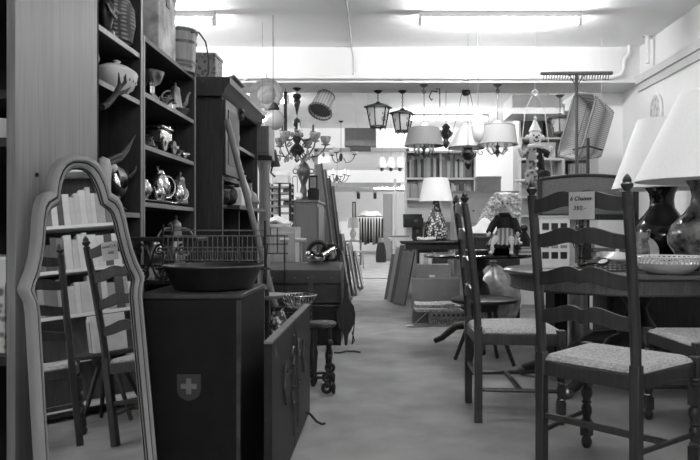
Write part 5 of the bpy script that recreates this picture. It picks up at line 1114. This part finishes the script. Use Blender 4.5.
P = [((0, 0, .045), .06), ((0, 0, .14), .07, .055), ((0, 0, .24), .06, .045), ((0, 0, .29), .025), ((0, 0, .32), .025),
     ((.07, 0, .245), .03), ((.125, -.02, .22), .024), ((.14, -.03, .275), .02), ((.145, -.02, .30), .018),
     ((-.07, 0, .245), .03), ((-.12, -.02, .21), .024), ((-.145, -.03, .27), .02), ((-.15, -.02, .295), .018),
     ((.045, -.03, .04), .045), ((.055, -.11, .02), .04), ((.055, -.12, -.06), .03), ((.05, -.12, -.13), .022),
     ((-.045, -.03, .04), .045), ((-.055, -.11, .02), .04), ((-.055, -.12, -.06), .03), ((-.05, -.12, -.12), .022)]
E_ = [(0, 1), (1, 2), (2, 3), (3, 4), (2, 5), (5, 6), (6, 7), (7, 8), (2, 9), (9, 10), (10, 11), (11, 12), (0, 13), (13, 14), (14, 15), (15, 16), (0, 17), (17, 18), (18, 19), (19, 20)]
skin_body('body', P, E_, SKIN, cl)
hh = MB().ball((0, -.005, .375), .062, 20, 1, .95, 1.1).put('head', CERAM, cl)
MB().ball((0, -.068, .372), .014, 10).put('nose', mat('clown_nose', .1, .4, pat='noise', scale=10, amt=.1), hh)
for s in (-1, 1):
    MB().ball((s*.022, -.056, .39), .008, 8).put('eye', INK, hh); MB().ball((s*.062, .0, .375), .028, 10).put('hair_tuft', HAIR, cl)
    MB().ball((s*.06, -.005, .372), .012, 8, .6, 1, 1.3).put('ear', CERAM, hh)
MB().tube(arc((0, -.058, .36), .026, pi*1.15, pi*1.85, 8), .005, 6).put('mouth', INK, hh)
MB().lathe([(.055, .425), (.058, .435), (.03, .49), (.006, .545), (.0, .55)], 18).put('hat', CERAM, cl); MB().ball((0, -.01, .55), .016).put('pompom', CERAM, cl); MB().tube([(0, -.01, .56), (0, 0, zring-zseat-.02)], .0015, 5).put('hanging_string', WHITE, cl)
MB().ring((0, 0, .30), .05, .02, 22, 8).put('ruff', CERAM, cl)
SUIT = mat('clown_suit_print', .30, .9, pat='voronoi', scale=30, v2=.04)
MB().lathe([(.07, .02), (.085, .08), (.082, .16), (.066, .27), (.03, .295)], 14, (0, 0, 0), 1., .85, True, -pi/2, pi/2).put('suit_half', CLOTHD, cl, label='dark half of the suit')
MB().lathe([(.07, .02), (.085, .08), (.082, .16), (.066, .27), (.03, .295)], 14, (0, 0, 0), 1., .85, True, pi/2, 1.5*pi).put('suit_half', SUIT, cl, label='patterned half of the suit')
for s, m_ in ((1, CLOTHD), (-1, SUIT)):
    MB().tube([(s*.045, -.02, .04), (s*.058, -.11, .025), (s*.058, -.125, -.05)], [.055, .058, .05], 12).put('trouser_leg', m_, cl)
    MB().tube([(s*.06, 0, .25), (s*.125, -.02, .22)], [.036, .034], 10).put('sleeve', m_, cl)
    MB().tube([(s*.056, -.122, -.05), (s*.05, -.12, -.13)], [.032, .028], 10).put('stocking', SPOT, cl)
    MB().ball((s*.055, -.15, -.15), .034, 12, .9, 1.7, .8).put('shoe', SPOT, cl)
for z in (.09, .16, .22): MB().ball((0, -.072, z), .014, 8).put('button', CERAM, cl)
# dark headboard behind the first chair
yh = 5.75; h0, h1 = XA(540, yh), XA(636, yh)
t = thing('bed_headboard', 'curved dark grey headboard standing behind the front ladder-back chair', 'headboard', (h0, yh, 0)); wH = h1-h0
zb_, zt_ = ZA(214, yh), ZA(181, yh)
HB1 = mat('headboard_panel', .15, .6, pat='noise', scale=50, amt=.2)
MB().prism([(0, zb_), (wH, zb_)] + [(wH*(1-i/14), zt_+.035*sin(pi*i/14)) for i in range(15)], 0, .025).put('panel', HB1, t, bev=.003)
MB().tube([(wH*i/14, .012, zt_+.035*sin(pi*i/14)+.012) for i in range(15)], .018, 8).put('top_rail', DARK, t); MB().box(-.01, wH+.01, -.01, .035, zb_-.05, zb_).put('lower_rail', DARK2, t, bev=.006)
for x in (0, wH): MB().box(x-.022, x+.022, -.01, .035, 0, zt_+.02).put('post', DARK2, t, bev=.005)
# oval plaque on the right wall
t = thing('wall_plaque', 'small oval relief plaque on the right wall above the lampshades', 'plaque', (XR-.001, 7.0, ZA(112, 7.)), rot=(0, -pi/2, 0))
MB().lathe([(.0, .03), (.1, .035), (.13, .03), (.14, .015), (.14, .0), (.0, .0)], 32, sx=1.35).put('plaque_body', mat('plaster', .6, .8, pat='voronoi', scale=18, v2=.38), t); MB().ring((0, 0, .02), .135, .014, 32, 6, 'z', 1.35).put('rim', WALL, t)
# ------------------------------------------------------------------ ladder-back chairs
def slat_mesh(w, zc, y, hump=.030, hend=.052, bow=.018):
    def top(u): return .5*hend + hump*math.exp(-((abs(u)-.28)/.42)**2) - .004*math.exp(-(u/.1)**2)
    def bot(u): return -.5*hend + hump*.75*math.exp(-((abs(u)-.16)/.42)**2) - .006*math.exp(-(u/.10)**2)
    n = 40; vs = []; fs = []
    for i in range(n+1):
        u = -1+2*i/n; x = u*w; yy = y - bow*(1-u*u)
        a, b = zc+bot(u), zc+top(u)
        vs += [(x, yy-.008, a), (x, yy-.008, b), (x, yy+.008, b), (x, yy+.008, a)]
    for i in range(n):
        for k in range(4): fs.append((4*i+k, 4*i+(k+1) % 4, 4*i+4+(k+1) % 4, 4*i+4+k))
    fs += [(0, 1, 2, 3), (4*n+3, 4*n+2, 4*n+1, 4*n)]
    return MB().add(vs, fs)
def ladder_chair(label, loc, rz):
    t = thing('ladder_back_chair', label, 'chair', loc, rz, 'ladder-back chairs')
    wr, wf, dp, sh = .205, .245, .42, .47
    rake = [(0, 0), (.47, 0), (.62, -.008), (.85, -.032), (1.0, -.05), (1.135, -.07)]
    def ry(z):
        for (a, b), (c, d) in zip(rake, rake[1:]):
            if z <= c: return b + (d-b)*(z-a)/(c-a)
        return rake[-1][1]
    for s in (-1, 1):
        p = MB().box(s*wr-.02, s*wr+.02, -.02, .02, 0, .50).put('rear_leg', CHAIR, t, bev=.004)
        MB().tube([(s*wr, ry(z), z) for z in (.49, .62, .74, .85, .93, 1.0, 1.07, 1.135)], [.02, .0205, .0205, .0205, .02, .02, .0195, .019], 14).put('back_post', CHAIR, t)
        MB().lathe([(.019, 0), (.020, .004), (.012, .01), (.013, .014), (.021, .024), (.023, .034), (.015, .042), (.017, .047), (.014, .056), (.006, .068), (.0005, .072)], 14, (s*wr, ry(1.135), 1.133)).put('finial', CHAIR, kids(t)[-1])
        f = MB().box(s*wf-.022, s*wf+.022, dp-.022, dp+.022, .40, .485).put('front_leg', CHAIR, t, bev=.004)
        MB().lathe([(.014, .0), (.022, .012), (.026, .03), (.018, .05), (.022, .055)], 14, (s*wf, dp, 0)).box(s*wf-.021, s*wf+.021, dp-.021, dp+.021, .055, .12).lathe([(.02, .12), (.024, .128), (.017, .136), (.018, .142), (.025, .165), (.022, .19), (.016, .2), (.024, .21), (.017, .22), (.026, .245), (.024, .27), (.016, .28), (.02, .288)], 14, (s*wf, dp, 0)).box(s*wf-.021, s*wf+.021, dp-.021, dp+.021, .288, .36).lathe([(.02, .36), (.023, .37), (.017, .38), (.023, .39), (.02, .4)], 14, (s*wf, dp, 0)).put('turned_shaft', CHAIR, f)
    for zc in (.668, .822, .975, 1.115):
        slat_mesh(wr-.012, zc-.02, ry(zc)).put('slat', CHAIR, t, bev=.002)
    for z0, z1 in ((.405, .462),):
        MB().box(-wr+.02, wr-.02, -.014, .014, z0, z1).put('seat_rail', CHAIR, t, bev=.003)
        MB().box(-wf+.022, wf-.022, dp-.014, dp+.014, z0, z1).put('seat_rail', CHAIR, t, bev=.003)
        for s in (-1, 1):
            MB().add([(s*wr-.013, .02, z0), (s*wr+.013, .02, z0), (s*wf+.013, dp-.022, z0), (s*wf-.013, dp-.022, z0), (s*wr-.013, .02, z1), (s*wr+.013, .02, z1), (s*wf+.013, dp-.022, z1), (s*wf-.013, dp-.022, z1)], [(3, 2, 1, 0), (4, 5, 6, 7), (0, 1, 5, 4), (1, 2, 6, 5), (2, 3, 7, 6), (3, 0, 4, 7)]).put('seat_rail', CHAIR, t, bev=.003)
    def seat(u, v):
        w_ = wr+.006 + (wf+.004-wr-.006)*v; x = (2*u-1)*w_
        yy = -.0 + (dp+.012)*v
        e = min(u, 1-u, v, 1-v)*2
        return (x*(.93 if v < .08 else (.91 if v > .93 else 1)), yy, .463 + .018*min(1, e*7)**.5 - .012*max(0, e-.15) + .0016*sin(60*max(abs(2*u-1), abs(2*v-1))))
    MB().grid(seat, 44, 44, .012).put('rush_seat', RUSH, t, label='pale woven rush seat')
    MB().box(-wr+.02, wr-.02, -.010, .010, .225, .25).put('stretcher', CHAIR, t, bev=.003)
    for s in (-1, 1): MB().tube([(s*wr, .02, .17), (s*wf, dp-.02, .17)], .011, 8).put('stretcher', CHAIR, t)
    MB().box(-wf*.9, wf*.9, dp*.52-.01, dp*.52+.01, .158, .182).put('cross_stretcher', CHAIR, t, bev=.003)
    return t
cA = ladder_chair('front dark ladder-back chair with rush seat and handwritten price tag', (.797, 2.665, 0), R(-47))
cB = dup(cA, 'dark ladder-back chair seen side-on at the aisle, left of the price tagged chair', (.495, 3.74, 0), R(-90))
cC = dup(cA, 'ladder-back chair at the right edge, only its pale rush seat showing under the round table', (1.84, 3.38, 0), R(94))
cD = dup(cA, 'ladder-back chair whose back and legs show only as the reflection in the floor mirror', (1.27, 2.17, 0), R(-84))
lt = dup(low_table, 'low round table under books, seen only in the floor mirror', (2.0, 2.72, 0), R(20))
for k in range(5):
    b = MB().box(-.02, .02, -.11, .11, 0, .26-.02*(k % 3)).put('book', grey((.6, .7, .3, .65, .5)[k], .6, 'binding'), bev=.003); b.location = (1.88+.055*k, 2.72, .4985); b.rotation_euler = (0, 0, R(6)*(k-2)*.3)
    tag(b, f'upright book on the low round table in the floor mirror, {("first", "second", "third", "fourth", "fifth")[k]} of five', 'book', 'books on the mirrored table')
# price tag hung over the top slat of the first chair
mA = Matrix.Translation((.797, 2.665, 0)) @ Matrix.Rotation(R(-47), 4, 'Z')
tl = mA @ Vector((.042, -.106, 1.092))
tg = thing('price_tag', 'white handwritten price tag hanging on the front ladder-back chair', 'price tag', tuple(tl), R(-43))
MB().grid(lambda u, v: (-.052+.104*u, -.003*sin(pi*u), -.052+.104*v), 8, 4, .0012).put('tag_card', mat('tag_paper', .52, .8, pat='noise', scale=20, amt=.08), tg)
text_mesh('6 Chaises', .0225, 'lettering', INK, tg, (-.002, -.0052, .026), (pi/2, 0, 0), .25)
text_mesh('350.-', .0225, 'lettering', INK, tg, (-.006, -.0052, -.010), (pi/2, 0, 0), .2, .0004, 1.15)
# ------------------------------------------------------------------ oval table at the right and what stands on it
TC = (1.65, 4.42); RX, RY, ZT = .86, .72, .75
t = thing('oval_table', 'large dark oval dining table behind the ladder-back chairs', 'table', (TC[0], TC[1], 0))
TB = mat('table_mahogany', .10, .28, pat='wood', scale=3, amt=.5, stretch=(1, 8, 8))
MB().lathe([(.0, ZT-.03), (RX-.02, ZT-.03), (RX, ZT-.02), (RX, ZT-.008), (RX-.012, ZT), (0, ZT)], 72, sy=RY/RX).put('table_top', TB, t)
MB().lathe([(RX-.05, ZT-.115), (RX-.045, ZT-.03), (RX-.08, ZT-.03), (RX-.08, ZT-.115)], 72, sy=RY/RX, caps=False).put('apron', MID, t); MB().ring((0, 0, ZT-.115), RX-.05, .008, 72, 6, 'z', 1, (RY-.03)/(RX-.05)).put('apron_bead', DARK, t)
MB().lathe([(.09, .22), (.12, .26), (.13, .36), (.08, .44), (.06, .5), (.1, .56), (.12, .6), (.2, ZT-.031)], 24).put('pedestal', DARK, t)
for k, a in enumerate((2.75, 3.75, 5.9, .6)):
    q = (.74, .68, .6, .6)[k]
    f = MB().tube([(.08*cos(a), .08*sin(a), .3), (.25*cos(a), .25*sin(a), .28), (.55*q*cos(a)/.8, .55*q*sin(a)/.8, .12), (q*cos(a), q*sin(a), .04)], [.06, .055, .045, .032], 10).put('foot', DARK, t)
    MB().ball((q*cos(a), q*sin(a), .034), .034, 12, 1.2, 1.2, 1).put('foot_cap', BRASS, f)
zt = ZT+.0005
t = thing('lattice_bowl', 'white ceramic bowl with pierced lattice rim at the right edge of the table', 'bowl', (XA(668, 3.88), 3.88, zt))
MB().lathe([(.0, 0), (.10, 0), (.12, .008), (.16, .04), (.175, .06), (.168, .06), (.115, .014), (.0, .01)], 44).put('bowl_body', CERAM, t)
mb = MB(); N = 44
for k in range(N):
    for d in (-1, 1):
        a, b = 2*pi*k/N, 2*pi*(k+d*1.6)/N
        mb.tube([(.173*cos(a), .173*sin(a), .058), (.19*cos((a+b)/2), .19*sin((a+b)/2), .076), (.202*cos(b), .202*sin(b), .096)], .0035, 6)
mb.put('lattice_rim', CERAM, t); MB().ring((0, 0, .098), .203, .005, 48).put('rim', CERAM, t)
def vase_lamp(label, x, y, s, rb, rt, z0, z1, floral):
    t = thing('table_lamp', label, 'table lamp', (x, y, zt))
    MB().lathe([(.0, 0), (.11*s, 0), (.115*s, .012), (.15*s, .06*s), (.21*s, .16*s), (.215*s, .2*s), (.19*s, .27*s), (.12*s, .34*s), (.085*s, .39*s), (.078*s, .44*s), (.086*s, .49*s), (.112*s, .53*s), (.09*s, .535*s), (.0, .53*s)], 48).put('vase_base', floral, t)
    MB().lathe([(.03, .53*s), (.03, .55*s), (.014, .56*s), (.014, z1-zt-.05)], 14).put('lamp_stem', BRASS, t)
    MB().lathe([(rb, z0-zt), (rt, z1-zt), (rt-.004, z1-zt), (rb-.004, z0-zt)], 64, caps=False).put('lamp_shade', SHADE, t)
    MB().tube([(-rt, 0, z1-zt-.03), (0, 0, z1-zt-.05), (rt, 0, z1-zt-.03)], .004, 6).tube([(0, -rt, z1-zt-.03), (0, 0, z1-zt-.05), (0, rt, z1-zt-.03)], .004, 6).put('shade_carrier', BRASS, t)
    return t
vase_lamp('large table lamp with floral vase base and white cone shade at the right edge', XA(706, 4.15), 4.15, 1.04, .415, .155, ZA(181, 4.15), ZA(93, 4.15), FLORAL)
vase_lamp('table lamp with black vase base and white cone shade, behind the floral lamp', XA(662, 4.93), 4.93, 1.05, .35, .17, ZA(189, 4.93), ZA(120, 4.93), mat('black_floral_ceramic', .012, .12, pat='noise', scale=12, amt=.6))
t = thing('patterned_jug', 'patterned glazed jug with curved lip beside the black vase lamp', 'jug', (XA(641, 4.2), 4.22, zt), R(200))
JG = mat('splashed_glaze', .3, .15, pat='noise', scale=16, v2=.03)
MB().lathe([(.05, 0), (.055, .01), (.05, .03), (.062, .08), (.058, .14), (.045, .19), (.052, .235), (.047, .235), (.03, .2)], 24).put('jug_body', JG, t); MB().tube(arc((.05, 0, .13), .05, -pi/2, pi/2, 10, 'xz', .075), .01, 8).put('handle', JG, t); MB().tube([(-.04, 0, .2), (-.075, 0, .25)], [.026, .01], 8).put('spout', JG, t)
t = thing('model_house', 'white card model house with dark windows behind the front chair\'s left post', 'model', (XA(552, 4.55), 4.55, zt))
MB().box(-.10, .10, -.07, .07, 0, .33).put('house_body', CERAM, t, bev=.003); MB().box(-.108, .108, -.078, .078, .33, .345).put('lid', PAPER, t)
for z in (.06, .13, .25):
    for x in (-.06, .0, .06): MB().box(x-.022, x+.022, -.0725, -.069, z, z+.045 if z != .13 else z+.02).put('window_mark', GREYM if z == .13 else INK, t)
t = thing('candlestick', 'dark turned brass candlestick on the table seen through the front chair', 'candlestick', (XA(581, 4.42), 4.42, zt))
MB().lathe([(.06, 0), (.062, .008), (.05, .016), (.02, .03), (.014, .06), (.022, .075), (.012, .09), (.011, .13), (.02, .15), (.011, .17), (.012, .23), (.024, .25), (.012, .27)], 22).put('stem', BRONZE, t); MB().lathe([(.012, .27), (.035, .28), (.03, .284), (.017, .285), (.018, .32), (.0, .32)], 18).put('candle_cup', BRONZE, t)
for s in (-1, 1): MB().tube([(0, 0, .16), (s*.04, 0, .13), (s*.055, 0, .17), (s*.045, 0, .2)], .005, 6).put('side_arm', BRONZE, t)
t = thing('hand_mirror', 'small round hand magnifier with long handle lying on the wicker tray', 'magnifier', (XA(603, 4.0), 4.0, zt+.062), R(145), rot=(R(-35), R(10), R(150)))
MB().lathe([(.0, -.004), (.03, -.004), (.03, .004), (.0, .004)], 24, sy=.8).put('lens', CERAM, t); MB().ring((0, 0, 0), .033, .008, 24, 6, 'z', 1, .8).put('rim', BLACK, t); MB().tube([(.035, 0, 0), (.15, 0, .0)], [.007, .009], 8).put('handle', BLACK, t)
t = thing('wicker_tray', 'shallow dark wicker tray of twigs on the table behind the front chair', 'tray', (XA(607, 4.2), 4.2, zt))
MB().box(-.11, .11, -.10, .10, 0, .045).put('tray_body', WICKD, t, bev=.008)
mb = MB()
for k in range(16): mb.tube([(-.115+.01*rnd.random(), -.1+.0125*k, .052+.006*rnd.random()), (.0, -.1+.0125*k+rnd.uniform(-.02, .02), .056+.012*rnd.random()), (.115, -.1+.0125*k+rnd.uniform(-.03, .03), .053)], .005, 5)
o = mb.put('twig_bundle', mat('twigs', .12, .8, pat='noise', scale=30, amt=.6), t); o['kind'] = 'stuff'
for k in range(6):
    v = (.65, .3, .7, .12, .6, .68)[k]; b = MB().box(-.13+.01*(k % 3), .13, -.09, .09, 0, .03).put('book', grey(v, .6, 'binding'), bev=.004); b.location = (XA(605, 4.95)+.006*(k % 2), 4.92, zt+.0305*k)
    b.rotation_euler = (0, 0, (.05, -.08, .1, 0, .06, -.04)[k]); tag(b, f'{"pale" if v > .4 else "dark" if v < .2 else "grey"} book lying behind the front chair, {("lowest", "second", "third", "fourth", "fifth", "topmost")[k]} of the pile', 'book', 'books lying on the oval table')
for k, (px, l) in enumerate(((585, 'left of the book pile'), (624, 'right of the book pile, by the chair post'))):
    t = thing('black_box', f'upright black box on the table {l}', 'box', (XA(px, 4.9)-.04, 4.86, zt)); MB().box(0, .075, 0, .07, 0, .21).put('box_body', BLACKM, t, bev=.004); MB().box(-.002, .077, -.002, .072, .17, .215).put('lid', DARK, t)
t = thing('white_cup', 'white cup in front of the book pile on the table', 'cup', (XA(606, 4.7), 4.68, zt)); MB().lathe([(.025, 0), (.03, .01), (.045, .07), (.05, .1), (.046, .1), (.028, .012), (.0, .01)], 22).put('cup_body', CERAM, t); MB().ring((.055, 0, .055), .022, .005, 14, 6, 'y').put('handle', CERAM, t)
t = thing('white_saucer_stack', 'white covered dish on the table right of the white cup', 'dish', (XA(620, 4.45), 4.5, zt)); MB().lathe([(.05, 0), (.08, .02), (.1, .06), (.09, .07), (.05, .1), (.0, .11)], 24).put('dish_body', CERAM, t); MB().ball((0, 0, .115), .013, 10).put('knob', CERAM, t)
t = thing('round_plate', 'pale plate standing upright against the black vase lamp', 'plate', (XA(647, 4.5)-.02, 4.52, zt)); MB().at((0, 0, .105), (R(82), 0, 0)).lathe([(.0, 0), (.06, .002), (.1, .014), (.102, .018), (.06, .007), (.0, .005)], 30).put('plate_body', CERAM, t); MB().box(-.04, .04, -.01, .05, 0, .02).put('plate_stand', DARK, t)
t = thing('papers', 'few white papers lying on the table in front of the model house', 'papers', (XA(560, 4.2), 4.2, zt), R(12)); MB().box(-.12, .12, -.08, .08, 0, .003).put('sheet', PAPER, t); MB().at((.02, .01, .0035), (0, 0, .3)).box(-.1, .1, -.07, .07, 0, .003).put('sheet', NEWS, t)
# dark chest under the far side of the table
simple_box('blanket_chest', 'dark low chest in the shade beyond the oval table', 'chest', 1.75, 2.75, 5.3, 5.68, 0, .6, DARK, 'chest_body', ('front_panel', DARK2))
simple_box('dark_carton', 'black box on the floor behind the front chair under the table', 'box', XA(553, 5.35), XA(566, 5.35), 5.3, 5.6, 0, .66, BLACKM, 'carton_body', ('lid', BLACKM))
simple_box('white_panel_box', 'narrow pale box on the floor seen under the oval table', 'box', XA(575, 5.4), XA(588, 5.4), 5.4, 5.6, 0, .7, grey(.4), 'carton_body', ('label_sheet', PAPER))
# bookcase along the right wall, seen in the floor mirror
wb = thing('bookcase', 'bookcase along the right wall, seen only in the floor mirror', 'bookcase', (2.53, 1.95, 0))
for y in (0, 1.6): MB().box(0, .29, y, y+.025, 0, 1.95).put('side_panel', WHITE, wb)
MB().box(.275, .29, .025, 1.6, 0, 1.95).put('back_panel', MID, wb)
for z in (.1, .45, .8, 1.15, 1.5, 1.95): MB().box(0, .275, .025, 1.6, z-.025, z).put('shelf', WHITE, wb)
for r_, z in enumerate((.8, 1.15, 1.5)):
    y = .05; k = 0
    while y < 1.5 and k < 24:
        th = rnd.uniform(.03, .07); h = rnd.uniform(.2, .3); k += 1; v = rnd.choice((.1, .2, .4, .6, .7, .75))
        b = MB().box(0, .2, 0, th-.002, 0, h).put('book', grey(v, .6, 'binding')); b.location = (2.54, 1.95+y, z+.0005)
        tag(b, f'{"pale" if v > .4 else "grey" if v > .15 else "dark"} book, number {k} from the near end of the wall bookcase\'s {("lowest", "middle", "top")[r_]} row', 'book', 'books in the bookcase on the right wall'); y += th
# ------------------------------------------------------------------ camera, world, view
cam = bpy.data.cameras.new('camera'); co = bpy.data.objects.new('camera', cam); COL.objects.link(co)
co.location = (0, 0, EYE); co.rotation_euler = (pi/2, 0, 0); cam.sensor_width = 36; cam.lens = 36*F/700; cam.shift_x = -33/700
cam.clip_start = .05; cam.clip_end = 100
SC.camera = co
w = bpy.data.worlds.new('world'); SC.world = w; w.use_nodes = True
w.node_tree.nodes['Background'].inputs[0].default_value = (1, 1, 1, 1); w.node_tree.nodes['Background'].inputs[1].default_value = .05
vs = SC.view_settings; vs.view_transform = 'Standard'; vs.look = 'None'; vs.exposure = 0.22; vs.gamma = 1.0; vs.use_curve_mapping = False
SC.display_settings.display_device = 'sRGB'
SC.cycles.max_bounces = 10; SC.cycles.diffuse_bounces = 5; SC.cycles.transmission_bounces = 8; SC.cycles.sample_clamp_indirect = 6.
SC.cycles.use_denoising = True
